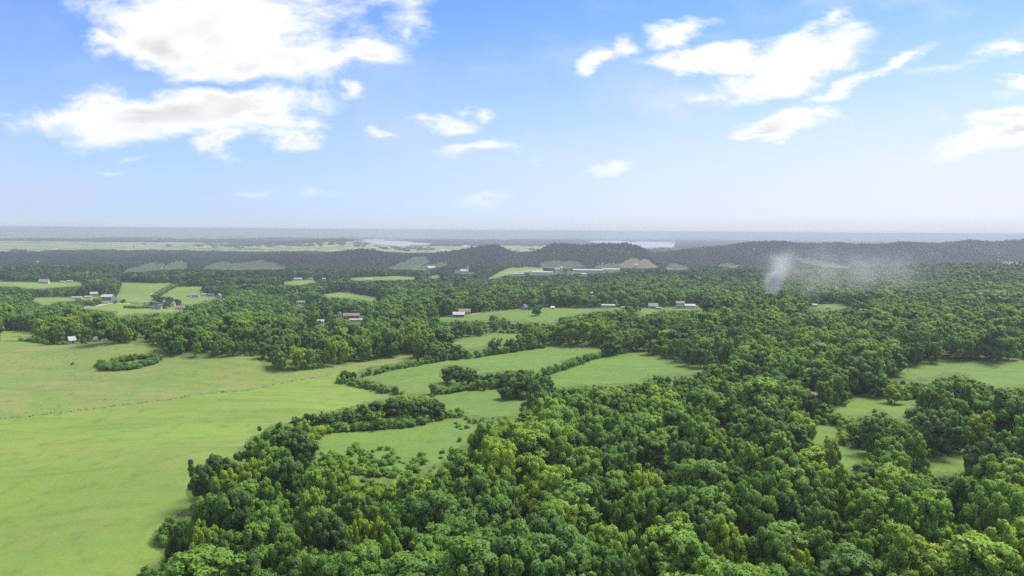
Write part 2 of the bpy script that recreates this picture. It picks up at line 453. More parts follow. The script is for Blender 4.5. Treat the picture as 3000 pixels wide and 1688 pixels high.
FIELDS = [
    (0.75, F_LEFT),
    (0.35, [(1061, 1105), (1133, 1084), (1226, 1068), (1319, 1051), (1412, 1042), (1506, 1026), (1599, 1014), (1692, 1013), (1776, 1016), (1766, 1030), (1692, 1044), (1645, 1058),
            (1627, 1075), (1575, 1091), (1543, 1086), (1459, 1086), (1412, 1096), (1394, 1082), (1343, 1068), (1301, 1072), (1294, 1096), (1301, 1110), (1333, 1121), (1296, 1128), (1259, 1142),
            (1254, 1156), (1235, 1154), (1198, 1154), (1170, 1142), (1105, 1114)]),
    (0.2, [(1589, 1105), (1627, 1091), (1692, 1070), (1762, 1049), (1822, 1037), (1869, 1033), (1925, 1044), (1995, 1065), (2055, 1079), (2055, 1086), (2009, 1096), (1925, 1096), (1892, 1105),
           (1878, 1119), (1785, 1124), (1692, 1128), (1627, 1131), (1608, 1114)]),
    (0.3, [(1277, 1161), (1343, 1145), (1412, 1142), (1487, 1133), (1468, 1152), (1471, 1170), (1529, 1175), (1520, 1198), (1515, 1221), (1496, 1221), (1436, 1221), (1366, 1217), (1338, 1207),
           (1310, 1203), (1296, 1180)]),
    (0.4, [(933, 1280), (993, 1268), (1086, 1259), (1179, 1254), (1273, 1233), (1343, 1224), (1357, 1235), (1319, 1245), (1301, 1263), (1273, 1287), (1203, 1300), (1156, 1302), (1133, 1293),
           (1086, 1302), (1040, 1302), (993, 1306), (947, 1308)]),
    (0.35, [(1303, 1012), (1319, 1000), (1366, 991), (1436, 979), (1482, 976), (1538, 977), (1524, 991), (1506, 998), (1473, 1000), (1426, 1000), (1426, 1012), (1380, 1023), (1361, 1016),
            (1340, 1008), (1319, 1007), (1308, 1028)]),
    (0.3, [(1273, 935), (1282, 930), (1325, 926), (1370, 922), (1421, 915), (1485, 907), (1517, 906), (1555, 906), (1602, 900), (1656, 902), (1720, 903), (1762, 902), (1762, 908), (1698, 918),
           (1645, 926), (1624, 945), (1613, 947), (1592, 939), (1566, 945), (1545, 939), (1495, 941), (1480, 930), (1463, 922), (1438, 922), (1427, 939), (1400, 935), (1378, 939),
           (1345, 936), (1314, 935), (1300, 940)]),
    (0.35, [(1755, 902), (1840, 900), (1960, 902), (2060, 893), (2085, 893), (2085, 900), (2050, 905), (1990, 907), (1930, 906), (1895, 922), (1882, 922), (1872, 907), (1800, 908), (1755, 907)]),
    (0.4, [(2380, 892), (2470, 888), (2480, 893), (2465, 905), (2420, 907), (2390, 905)]),
    (0.3, [(2621, 1102), (2640, 1082), (2698, 1071), (2776, 1063), (2892, 1059), (3000, 1057), (3300, 1056), (3300, 1130), (3000, 1126), (2951, 1133), (2904, 1137), (2873, 1117), (2815, 1090),
           (2776, 1090), (2718, 1106), (2679, 1111), (2650, 1110)]),
    (0.4, [(2497, 1148), (2543, 1152), (2582, 1164), (2621, 1174), (2691, 1172), (2718, 1168), (2675, 1179), (2656, 1195), (2644, 1226), (2621, 1222), (2601, 1199), (2563, 1195), (2524, 1218),
           (2493, 1214), (2458, 1222), (2450, 1199), (2497, 1183)]),
    (0.4, [(2815, 1186), (2838, 1188), (2835, 1194), (2820, 1194)]),
    (0.5, [(2885, 1192), (2931, 1194), (2931, 1204), (2900, 1200)]),
    (0.3, [(2378, 1252), (2434, 1246), (2456, 1264), (2430, 1298), (2384, 1304)]),
    (0.4, [(2444, 1310), (2516, 1306), (2532, 1340), (2474, 1386)]),
    (0.4, [(2716, 1336), (2776, 1330), (2848, 1336), (2832, 1378), (2742, 1384)]),
    (0.6, [(2097, 1032), (2140, 1032), (2128, 1051), (2110, 1051)]),
    # farms in the valley on the left
    (0.7, [(-200, 824), (0, 825), (110, 827), (240, 825), (240, 836), (150, 842), (100, 846), (40, 838), (-200, 836)]),
    (0.6, [(80, 873), (165, 871), (180, 872), (290, 868), (300, 880), (230, 882), (165, 882), (140, 893), (120, 890)]),
    (0.6, [(355, 826), (420, 829), (460, 830), (508, 827), (500, 836), (470, 852), (452, 866), (470, 868), (500, 850), (515, 841), (592, 840), (580, 855), (600, 862), (640, 868), (610, 880), (560, 893),
           (530, 890), (522, 880), (490, 868), (440, 884), (415, 888), (380, 886), (345, 880), (340, 872), (352, 850)]),
    (0.7, [(222, 902), (262, 899), (300, 894), (360, 890), (430, 897), (520, 902), (545, 905), (520, 914), (440, 917), (400, 918), (350, 924), (335, 922), (345, 912), (290, 906)]),
    (0.5, [(530, 830), (590, 829), (600, 833), (540, 834)]),
    (0.7, [(0, 968), (60, 968), (110, 978), (90, 986), (0, 985)]), (0.7, [(0, 986), (90, 990), (70, 997), (0, 996)]),
    (0.6, [(1020, 816), (1050, 812), (1163, 809), (1232, 813), (1225, 818), (1116, 820), (1050, 822)]),
    (0.5, [(1245, 812), (1280, 806), (1300, 810), (1270, 816)]),
    (0.6, [(815, 832), (850, 824), (912, 820), (930, 826), (880, 834)]),
    (0.7, [(945, 860), (1000, 857), (1058, 863), (1120, 875), (1085, 882), (1031, 873), (960, 870)]),
    (-1.0, [(1136, 786), (1180, 770), (1217, 753), (1248, 752), (1256, 766), (1225, 780), (1202, 788)]), (-1.0, [(1206, 789), (1260, 776), (1299, 769), (1314, 774), (1280, 782), (1248, 790)]),
    (0.7, [(1466, 797), (1489, 786), (1543, 783), (1590, 785), (1590, 792), (1520, 800), (1480, 806), (1450, 815), (1430, 818), (1440, 810)]),
    (-1.0, [(1582, 768), (1630, 765), (1679, 767), (1718, 780), (1660, 786), (1600, 784)]), (-1.0, [(1735, 782), (1790, 774), (1815, 775), (1830, 783), (1780, 786)]),
    (1.3, [(1815, 776), (1854, 757), (1872, 763), (1892, 759), (1927, 782), (1880, 785), (1830, 783)]), (-1.0, [(1950, 784), (1970, 772), (2010, 780), (2020, 788), (1960, 789)]),
    (-1.0, [(2100, 777), (2130, 771), (2165, 778), (2150, 783)]), (-1.0, [(2330, 755), (2380, 760), (2430, 772), (2500, 782), (2490, 786), (2420, 780), (2350, 766)]),
    (-1.0, [(350, 795), (400, 783), (450, 770), (480, 773), (470, 789), (410, 795)]), (-1.0, [(474, 788), (505, 770), (530, 765), (548, 772), (545, 786)]),
    (-1.0, [(590, 786), (650, 766), (685, 773), (725, 768), (760, 763), (800, 770), (840, 786), (700, 789)]),
    (1.2, [(2925, 768), (2960, 767), (3000, 769), (3060, 769), (3060, 773), (2960, 772)]),
]
# rough grass with scattered scrub above the near wood
BRUSH = [(930, 1300), (1130, 1290), (1205, 1290), (1265, 1280), (1295, 1262), (1315, 1244), (1355, 1232), (1400, 1250), (1380, 1290), (1310, 1340), (1240, 1380), (1150, 1400), (1040, 1395), (960, 1370)]
# thickets and hedges that stand inside or between those fields (outline of where their stems stand)
YARDS = []          # filled by the buildings: (outline, distance)
WOODY = []          # filled by hedges and thickets: outlines of the ground they cover


def ragged(x, y, px, py):
    """Field edges wander by a few metres."""
    a = 3.2 * FPX / np.maximum(y, 60)
    return px + a * 2.0 * fbm2(x / 9.0, y / 9.0, 2, 61), py + a * 0.22 * fbm2(x / 11.0, y / 11.0, 2, 62)


def field_value(x, y, z):
    px, py = project(x, y, z)
    px, py = ragged(x, y, px, py)
    f = np.zeros(x.shape)
    k = np.zeros(x.shape)
    for kind, poly in FIELDS:
        m = in_poly(px, py, poly)
        f[m] = 1
        k[m] = kind
    # the hay meadow below the fence is paler and brighter than the grazed hill above it
    fx = np.array([p[0] for p in FENCE_PX] + [3000.])
    fy = np.array([p[1] for p in FENCE_PX] + [1050.])
    inl = in_poly(px, py, F_LEFT)
    above = inl & (py < np.interp(px, fx, fy))
    k[above] = 1.0
    sc = in_poly(px, py, BRUSH) & (f == 0)
    f[sc] = 1
    k[sc] = 0.3
    return f, k, px, py


# ------------------------------------------------------------------ object helpers
def set_props(o, label=None, cat=None, group=None, kind=None):
    if label:
        o["label"] = label
    if cat:
        o["category"] = cat
    if group:
        o["group"] = group
    if kind:
        o["kind"] = kind
    return o


def link(o, parent=None):
    COL.objects.link(o)
    if parent is not None:
        o.parent = parent
    return o


def empty(name, loc, rz=0.0, **kw):
    o = bpy.data.objects.new(name, None)
    o.empty_display_size = 0.5
    o.location = loc
    o.rotation_euler = (0, 0, rz)
    link(o)
    return set_props(o, **kw)


def mesh_np(name, V, F, mats, normals=None, attrs=None, smooth=False):
    """V (n,3), F list of (m,k) integer arrays."""
    me = bpy.data.meshes.new(name)
    V = np.asarray(V, np.float32)
    me.vertices.add(len(V))
    me.vertices.foreach_set("co", V.ravel())
    tot = sum(f.shape[0] for f in F)
    loops = np.concatenate([f.ravel() for f in F]).astype(np.int32)
    sizes = np.concatenate([np.full(f.shape[0], f.shape[1], np.int32) for f in F])
    starts = (np.cumsum(sizes) - sizes).astype(np.int32)
    me.loops.add(len(loops))
    me.loops.foreach_set("vertex_index", loops)
    me.polygons.add(tot)
    me.polygons.foreach_set("loop_start", starts)
    try:
        me.polygons.foreach_set("loop_total", sizes)
    except Exception:
        pass
    if tot:
        me.polygons.foreach_set("use_smooth", np.full(tot, bool(smooth or normals is not None)))
    for m in mats:
        me.materials.append(m)
    if attrs:
        for nm, (dom, val) in attrs.items():
            a = me.attributes.new(nm, 'FLOAT', dom)
            a.data.foreach_set("value", np.asarray(val, np.float32))
    me.update(calc_edges=True)
    if normals is not None:
        me.normals_split_custom_set_from_vertices(np.asarray(normals, np.float32).tolist())
    return me


class MB:
    """Small collector of boxes, prisms and tubes for one mesh."""
    def __init__(self):
        self.v, self.f = [], []

    def add(self, verts, faces):
        k = len(self.v)
        self.v += [tuple(p) for p in verts]
        self.f += [tuple(i + k for i in q) for q in faces]
        return self

    def box(self, x0, x1, y0, y1, z0, z1):
        return self.add([(x0, y0, z0), (x1, y0, z0), (x1, y1, z0), (x0, y1, z0), (x0, y0, z1), (x1, y0, z1), (x1, y1, z1), (x0, y1, z1)],
                        [(0, 3, 2, 1), (4, 5, 6, 7), (0, 1, 5, 4), (1, 2, 6, 5), (2, 3, 7, 6), (3, 0, 4, 7)])

    def tube(self, pts, radii, n=6):
        pts = [Vector(p) for p in pts]
        k = len(self.v)
        for i, p in enumerate(pts):
            d = (pts[min(i + 1, len(pts) - 1)] - pts[max(i - 1, 0)]).normalized()
            a = d.orthogonal().normalized()
            b = d.cross(a)
            for j in range(n):
                t = 2 * math.pi * j / n
                self.v.append(tuple(p + (a * math.cos(t) + b * math.sin(t)) * radii[i]))
        for i in range(len(pts) - 1):
            for j in range(n):
                q = k + i * n
                self.f.append((q + j, q + (j + 1) % n, q + n + (j + 1) % n, q + n + j))
        self.f.append(tuple(k + j for j in range(n))[::-1])
        self.f.append(tuple(k + (len(pts) - 1) * n + j for j in range(n)))
        return self

    def mesh(self, name, mat, smooth=False):
        me = bpy.data.meshes.new(name)
        me.from_pydata(self.v, [], self.f)
        me.materials.append(mat)
        if smooth:
            me.polygons.foreach_set("use_smooth", [True] * len(me.polygons))
        me.update()
        return me

    def obj(self, name, mat, parent=None, smooth=False):
        return link(bpy.data.objects.new(name, self.mesh(name, mat, smooth)), parent)


def material(name):
    m = bpy.data.materials.new(name)
    m.use_nodes = True
    t = NT(m.node_tree)
    t.n.clear()
    out = t.node('ShaderNodeOutputMaterial')
    return m, t, out


def simple_mat(name, col, rough=0.7, var=0.12, scale=2.0, metal=0.0):
    m, t, out = material(name)
    co = t.node('ShaderNodeTexCoord').outputs['Object']
    n = t.noise(co, scale, 5.0, 0.6)
    c = t.mix(t.smooth(n, 0.3, 0.7), tuple(x * (1 - var) for x in col), tuple(min(1, x * (1 + var)) for x in col))
    b = t.node('ShaderNodeBsdfPrincipled')
    t.put(b.inputs['Base Color'], c)
    b.inputs['Roughness'].default_value = rough
    b.inputs['Metallic'].default_value = metal
    bp = t.node('ShaderNodeBump')
    bp.inputs['Strength'].default_value = 0.3
    bp.inputs['Distance'].default_value = 0.03
    t.l.new(n, bp.inputs['Height'])
    t.l.new(bp.outputs[0], b.inputs['Normal'])
    t.l.new(b.outputs[0], out.inputs[0])
    return m


# ------------------------------------------------------------------ materials
def ground_material():
    m, t, out = material("ground")
    pos = t.node('ShaderNodeNewGeometry').outputs['Position']
    flat = t.vmath('MULTIPLY', pos, (1, 1, 0))
    fld = t.attr("field")
    knd = t.attr("grass_kind")
    dirt = t.attr("dirt")
    farm = t.attr("farm")
    n200 = t.noise(flat, 0.006, 5.0, 0.55)
    n40 = t.noise(flat, 0.028, 6.0, 0.6, 0.6)
    n8 = t.noise(flat, 0.16, 5.0, 0.6)
    n1 = t.noise(flat, 1.1, 5.0, 0.7)
    # long soft streaks from mowing and drainage
    mp = t.node('ShaderNodeMapping')
    mp.inputs['Rotation'].default_value = (0, 0, math.radians(-18))
    mp.inputs['Scale'].default_value = (0.012, 0.10, 1.0)
    t.l.new(flat, mp.inputs[0])
    streak = t.noise(mp.outputs[0], 1.0, 4.0, 0.6, 0.4)
    LUSH, BRIGHT, TAN, DRY = (0.126, 0.214, 0.042), (0.172, 0.262, 0.050), (0.215, 0.225, 0.080), (0.26, 0.23, 0.110)
    c = t.mix(t.smooth(knd, 0.25, 0.75), LUSH, BRIGHT)
    grazed = t.mix(t.smooth(n40, 0.38, 0.60), (0.158, 0.235, 0.058), TAN)
    c = t.mix(t.smooth(knd, 0.8, 0.98), c, grazed)
    c = t.mix(t.math('MULTIPLY', t.smooth(n40, 0.46, 0.70), t.smooth(knd, 0.15, 0.9, 0.22, 0.62)), c, TAN)
    c = t.mix(t.math('MULTIPLY', t.smooth(streak, 0.45, 0.65), 0.5), c, (0.105, 0.175, 0.045))
    mp2 = t.node('ShaderNodeMapping')
    mp2.inputs['Rotation'].default_value = (0, 0, math.radians(-9))
    mp2.inputs['Scale'].default_value = (0.02, 0.33, 1.0)
    t.l.new(flat, mp2.inputs[0])
    swath = t.noise(mp2.outputs[0], 1.0, 5.0, 0.65, 0.3)
    c = t.mix(t.math('MULTIPLY', t.smooth(swath, 0.42, 0.66, 0.0, 0.45), t.smooth(knd, 0.4, 0.8)), c, (0.205, 0.255, 0.062))
    c = t.mix(t.smooth(n200, 0.42, 0.62, 0.0, 0.5), c, (0.115, 0.19, 0.05))
    c = t.mix(t.smooth(n8, 0.5, 0.72, 0.0, 0.5), c, (0.09, 0.15, 0.042))
    c = t.mix(t.smooth(n8, 0.48, 0.28, 0.0, 0.32), c, DRY)
    c = t.mix(t.smooth(n1, 0.35, 0.7, 0.0, 0.35), c, t.mix(1.0, c, (0.6, 0.66, 0.6), 'MULTIPLY'))
    c = t.mix(t.smooth(knd, -0.2, -0.8), c, t.mix(n40, (0.032, 0.056, 0.027), (0.075, 0.098, 0.042)))  # slope grass darkened, cloud shade put into its colour
    c = t.mix(t.smooth(knd, 1.0, 1.25), c, (0.125, 0.108, 0.072))
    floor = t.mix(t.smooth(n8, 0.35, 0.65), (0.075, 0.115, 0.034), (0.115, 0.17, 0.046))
    # far farmland: hay, stubble, woods
    fn = t.noise(flat, 0.0022, 8.0, 0.72, 0.8)
    fc = t.ramp(fn, [(0.30, (0.05, 0.085, 0.03)), (0.42, (0.13, 0.18, 0.055)), (0.47, (0.34, 0.36, 0.14)), (0.52, (0.10, 0.15, 0.045)), (0.58, (0.26, 0.30, 0.10)), (0.63, (0.46, 0.44, 0.24)), (0.70, (0.07, 0.11, 0.04))])
    wob = t.math('ADD', fld, t.math('MULTIPLY', t.math('SUBTRACT', n8, 0.5), 0.55))
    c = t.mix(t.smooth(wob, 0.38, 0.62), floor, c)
    c = t.mix(farm, c, fc)
    dn = t.math('ADD', dirt, t.math('MULTIPLY', t.math('SUBTRACT', n1, 0.5), 0.5))
    c = t.mix(t.smooth(dn, 0.4, 0.75), c, t.mix(n1, (0.17, 0.13, 0.085), (0.30, 0.25, 0.17)))
    b = t.node('ShaderNodeBsdfPrincipled')
    t.put(b.inputs['Base Color'], c)
    b.inputs['Roughness'].default_value = 0.9
    b.inputs['Specular IOR Level'].default_value = 0.15
    bp = t.node('ShaderNodeBump')
    bp.inputs['Strength'].default_value = 0.7
    bp.inputs['Distance'].default_value = 0.6
    t.l.new(t.math('ADD', t.math('MULTIPLY', n8, 0.7), t.math('MULTIPLY', n1, 0.25)), bp.inputs['Height'])
    t.l.new(bp.outputs[0], b.inputs['Normal'])
    t.l.new(b.outputs[0], out.inputs[0])
    return m


def leaf_material(name, stops, trans=0.45):
    m, t, out = material(name)
    tint = t.attr("tint", 'INSTANCER')
    var = t.attr("leaf_var")
    f = t.math('ADD', tint, t.math('MULTIPLY', t.math('SUBTRACT', var, 0.5), 0.34), clamp=True)
    c = t.ramp(f, stops)
    b = t.node('ShaderNodeBsdfPrincipled')
    t.put(b.inputs['Base Color'], c)
    b.inputs['Roughness'].default_value = 0.55
    b.inputs['Specular IOR Level'].default_value = 0.3
    tr = t.node('ShaderNodeBsdfTranslucent')
    t.l.new(t.mix(1.0, c, (1.25, 1.2, 0.5), 'MULTIPLY'), tr.inputs[0])
    mx = t.node('ShaderNodeMixShader')
    mx.inputs[0].default_value = trans
    t.l.new(b.outputs[0], mx.inputs[1])
    t.l.new(tr.outputs[0], mx.inputs[2])
    t.l.new(mx.outputs[0], out.inputs[0])
    return m


M_GROUND = ground_material()
M_LEAF = leaf_material("leaves", [(0.0, (0.046, 0.104, 0.036)), (0.3, (0.122, 0.250, 0.050)), (0.55, (0.190, 0.345, 0.058)), (0.78, (0.250, 0.410, 0.055)), (1.0, (0.345, 0.460, 0.040))])
M_HILL = leaf_material("hill_leaves", [(0.0, (0.022, 0.046, 0.030)), (0.3, (0.042, 0.078, 0.034)), (0.55, (0.075, 0.120, 0.040)), (1.0, (0.15, 0.19, 0.05))])  # darker leaf copy: cloud shade on the ridges put into the colour
M_BARK = simple_mat("bark", (0.11, 0.09, 0.07), 0.9, 0.35, 3.0)
M_DEAD = simple_mat("dead_wood", (0.42, 0.38, 0.34), 0.9, 0.25, 3.0)


def water_material():
    m, t, out = material("lake_water")
    b = t.node('ShaderNodeBsdfPrincipled')
    b.inputs['Base Color'].default_value = (0.46, 0.45, 0.43, 1)  # pale base colour stands in for bright sky mirrored in the water
    b.inputs['Roughness'].default_value = 0.2
    b.inputs['IOR'].default_value = 1.33
    t.l.new(b.outputs[0], out.inputs[0])
    return m


M_WATER = water_material()
_MATS = {}


def paint(name, col, rough=0.7, var=0.1, scale=2.0, metal=0.0):
    if name not in _MATS:
        _MATS[name] = simple_mat(name, col, rough, var, scale, metal)
    return _MATS[name]


WHITE = lambda: paint("white_siding", (0.47, 0.46, 0.45))
CREAM = lambda: paint("cream_siding", (0.62, 0.55, 0.44))
BRICK = lambda: paint("brick_wall", (0.22, 0.13, 0.10), 0.85, 0.2, 6.0)
GREYW = lambda: paint("grey_siding", (0.42, 0.43, 0.45))
BLUEW = lambda: paint("blue_grey_cladding", (0.15, 0.18, 0.23))
R_METAL = lambda: paint("pale_metal_roof", (0.36, 0.36, 0.37), 0.6, 0.12, 0.8)
R_GREY = lambda: paint("grey_shingles", (0.20, 0.20, 0.22), 0.85, 0.2, 3.0)
R_BROWN = lambda: paint("brown_shingles", (0.20, 0.155, 0.13), 0.85, 0.2, 3.0)
R_RED = lambda: paint("rusty_red_roof", (0.26, 0.14, 0.11), 0.8, 0.2, 2.0)
R_DARK = lambda: paint("dark_blue_roof", (0.05, 0.07, 0.13), 0.5, 0.1, 2.0)
M_GLASS = simple_mat("window_glass", (0.03, 0.04, 0.05), 0.1, 0.05)
M_DOOR = simple_mat("door_paint", (0.16, 0.10, 0.07), 0.6)

# ------------------------------------------------------------------ the ground sheet
def land_mask_far(x, y):
    """1 where the far country is open farmland."""
    px = px_of(x, y)
    n = fbm2(x / 900.0, y / 700.0, 4, 91)
    left = np.clip((1500 - px) / 900, -0.6, 1)
    return (n + 0.16 * left - 0.02 + 0.12 * np.exp(-((y - 4300) / 900.0) ** 2) * (px < 1450)
            - 0.30 * np.exp(-((y - 6700) / 800.0) ** 2) + 0.10 * np.clip((y - 8500) / 3000, 0, 1) * np.clip((1900 - px) / 800, -1, 1))  # sunlit and cloud-shaded bands laid in as pale fields and dark woods


def build_ground():
    th = np.concatenate([np.arange(-180, -47, 3.5), np.arange(-47, 47.01, 0.17), np.arange(48, 180, 3.5)])
    th = np.radians(th)
    r = 15 * 1.0105 ** np.arange(0, 780)
    r = r[r < 46000]
    TH, R = np.meshgrid(th, r)
    X = R * np.sin(TH)
    Y = R * np.cos(TH)
    Z = height(X.ravel(), Y.ravel())
    x, y = X.ravel(), Y.ravel()
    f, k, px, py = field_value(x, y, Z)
    farm_v = land_mask_far(x, y)
    farm = np.where(y > 3300, np.clip(farm_v / 0.06 + 0.5, 0, 1), 0)
    dirt = np.zeros_like(x)
    for cx, cy, rx, ry, s in [(668, 1134, 22, 7, .68), (640, 1143, 22, 4, .6), (610, 1150, 14, 3, .8), (1305, 1057, 24, 6, .9), (1560, 1010, 20, 2, .4), (545, 1052, 12, 3, .6),
                              (830, 1100, 20, 4, .6), (2270, 905, 8, 2, .8), (250, 874, 40, 5, .7), (1700, 1014, 60, 2.0, .55), (1400, 919, 14, 2, .7), (1445, 911, 30, 1.6, .6)]:
        d = ((px - cx) / rx) ** 2 + ((py - cy) / ry) ** 2
        dirt = np.maximum(dirt, s * np.clip(1.25 - d, 0, 1))
    # an old wheel track through the hay meadow
    for tr in ([(548, 1486), (470, 1508), (400, 1532), (320, 1572), (230, 1630), (150, 1690), (60, 1770)], [(0, 1415), (150, 1370), (330, 1330), (520, 1300), (700, 1260)]):
        for (ax, ay), (bx, by) in zip(tr[:-1], tr[1:]):
            L2 = (bx - ax) ** 2 + (by - ay) ** 2
            tt = np.clip(((px - ax) * (bx - ax) + (py - ay) * (by - ay)) / L2, 0, 1)
            dd = np.hypot(px - ax - tt * (bx - ax), py - ay - tt * (by - ay)) / FPX * np.maximum(y, 60)
            dirt = np.maximum(dirt, 0.42 * np.clip(1.2 - dd / 0.9, 0, 1) * (y > 60))
    dirt *= f
    nt, nr = len(th), len(r)
    idx = np.arange(nr * nt).reshape(nr, nt)
    a, b = idx[:-1, :], idx[1:, :]
    a2, b2 = np.roll(a, -1, 1), np.roll(b, -1, 1)
    q = np.stack([a, a2, b2, b], -1).reshape(-1, 4)
    V = np.stack([x, y, Z], -1)
    V = np.vstack([V, [[0, 0, float(height(np.array([0.]), np.array([0.]))[0])]]])
    c = len(V) - 1
    tri = np.stack([np.full(nt, c), np.roll(idx[0], -1), idx[0]], -1)
    pad = lambda v: np.append(v, 0.0)
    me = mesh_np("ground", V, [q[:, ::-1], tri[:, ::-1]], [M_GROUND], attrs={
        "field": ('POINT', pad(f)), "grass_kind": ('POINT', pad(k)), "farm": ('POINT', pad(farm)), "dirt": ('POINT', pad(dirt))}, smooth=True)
    # make the sheet face upwards
    if me.polygons[1000].normal.z < 0:
        me.flip_normals()
    o = link(bpy.data.objects.new("ground", me))
    set_props(o, kind="structure", label="rolling green pasture and woodland ground reaching to the horizon", cat="ground")


build_ground()

for i, L in enumerate(LAKES):
    P = []
    for a, b in L:
        d = px_dir(a, b)
        tt = (LAKE_Z - CAM_Z) / d[2]
        P.append((d[0] * tt, d[1] * tt))
    c = np.mean(P, 0)
    mb = MB()
    top = [(p[0] - c[0], p[1] - c[1], 0) for p in P]
    mb.add(top + [(0, 0, 0)], [(j, (j + 1) % len(top), len(top)) for j in range(len(top))])
    o = mb.obj("lake", M_WATER)
    o.location = (c[0], c[1], LAKE_Z)
    if o.data.polygons[0].normal.z < 0:
        o.data.flip_normals()
    set_props(o, kind="structure", cat="lake", label=["pale lake beyond the lit hill, narrowing to its eastern end", "wide pale lake behind the dark wooded hill",
                                                      "pale water at the picture's left edge behind the ridge", "tiny patch of water between the two large lakes"][i])


# ------------------------------------------------------------------ trees: prototypes
def ico(sub):
    t = (1 + 5 ** 0.5) / 2
    v = [(-1, t, 0), (1, t, 0), (-1, -t, 0), (1, -t, 0), (0, -1, t), (0, 1, t), (0, -1, -t), (0, 1, -t), (t, 0, -1), (t, 0, 1), (-t, 0, -1), (-t, 0, 1)]
    f = [(0, 11, 5), (0, 5, 1), (0, 1, 7), (0, 7, 10), (0, 10, 11), (1, 5, 9), (5, 11, 4), (11, 10, 2), (10, 7, 6), (7, 1, 8), (3, 9, 4), (3, 4, 2), (3, 2, 6), (3, 6, 8), (3, 8, 9),
         (4, 9, 5), (2, 4, 11), (6, 2, 10), (8, 6, 7), (9, 8, 1)]
    v = [np.array(p) / np.linalg.norm(p) for p in v]
    for _ in range(sub):
        cache, nf = {}, []

        def mid(a, b):
            k = (min(a, b), max(a, b))
            if k not in cache:
                m = v[a] + v[b]
                v.append(m / np.linalg.norm(m))
                cache[k] = len(v) - 1
            return cache[k]
        for a, b, c in f:
            ab, bc, ca = mid(a, b), mid(b, c), mid(c, a)
            nf += [(a, ab, ca), (b, bc, ab), (c, ca, bc), (ab, bc, ca)]
        f = nf
    return np.array(v), np.array(f)


ICO0, ICO1 = ico(0), ico(1)


def unit(v):
    return v / np.maximum(np.linalg.norm(v, axis=-1, keepdims=True), 1e-9)


def crown_lobes(rng, form, n):
    """Lobe centres and radii of a crown of unit height (foot at z = 0): a few uneven boughs, each carrying leaf masses."""
    def env(z):
        if form == 'round':
            k = (z - 0.16) / 0.74
            return 0.37 * math.sqrt(max(0.0, 1 - (1.7 * (k - 0.42)) ** 2)) if k > 0.42 else 0.37 * math.sqrt(max(0.0, 1 - (1.2 * (k - 0.42)) ** 2))
        if form == 'spread':
            k = (z - 0.16) / 0.72
            return 0.46 * math.sqrt(max(0.0, 1 - (1.5 * (k - 0.45)) ** 2))
        if form == 'spire':
            k = (z - 0.14) / 0.82
            return 0.29 * max(0.0, 1 - k) ** 0.62 * min(1.0, 0.55 + 2.2 * k) + 0.02
        k = (z - 0.10) / 0.72
        return 0.5 * math.sqrt(max(0.0, 1 - (1.05 * (k - 0.25)) ** 2))
    zr = {'round': (0.17, 0.80), 'spread': (0.18, 0.78), 'spire': (0.14, 0.90), 'shrub': (0.15, 0.7)}[form]
    nb = {'round': 14, 'spread': 15, 'spire': 15, 'shrub': 6}[form]
    B = []
    for b in range(nb):
        z = zr[0] + (zr[1] - zr[0]) * (b + rng.random()) / nb
        ang = b * 2.4 + rng.normal(0, 0.5)
        e = env(z)
        rad = e * rng.uniform(0.35, 0.88)
        br = rng.uniform(0.11, 0.19) * (0.75 if form == 'spire' else 1.25 if form == 'shrub' else 1.0)
        B.append((np.array([rad * math.cos(ang), rad * math.sin(ang), z + rng.normal(0, .03)]), br))
    B.append((np.array([0, 0, 0.42]), 0.24 if form != 'spire' else 0.13))
    B.append((np.array([0, 0, 0.66]), 0.2 if form != 'spire' else 0.1))
    L = []
    tries = 0
    base_r = {'round': (0.05, 0.105), 'spread': (0.05, 0.10), 'spire': (0.038, 0.075), 'shrub': (0.10, 0.18)}[form]
    k0 = (46.0 / max(n, 4)) ** 0.33
    while len(L) < n and tries < 5000:
        tries += 1
        c, br = B[rng.integers(len(B))]
        d = rng.normal(size=3)
        d[2] += 0.4
        d /= np.linalg.norm(d)
        r = rng.uniform(*base_r) * min(k0, 1.9)
        p = c + d * br * np.array([1.15, 1.15, 0.8]) * rng.uniform(0.55, 1.05)
        if p[2] - r < 0.02 or p[2] > 0.97 - r * 0.6:
            continue
        if all(np.linalg.norm(p - q) > 0.55 * max(r, s2) for q, s2 in L):
            L.append((p, r))
    return np.array([p for p, _ in L]), np.array([r for _, r in L])


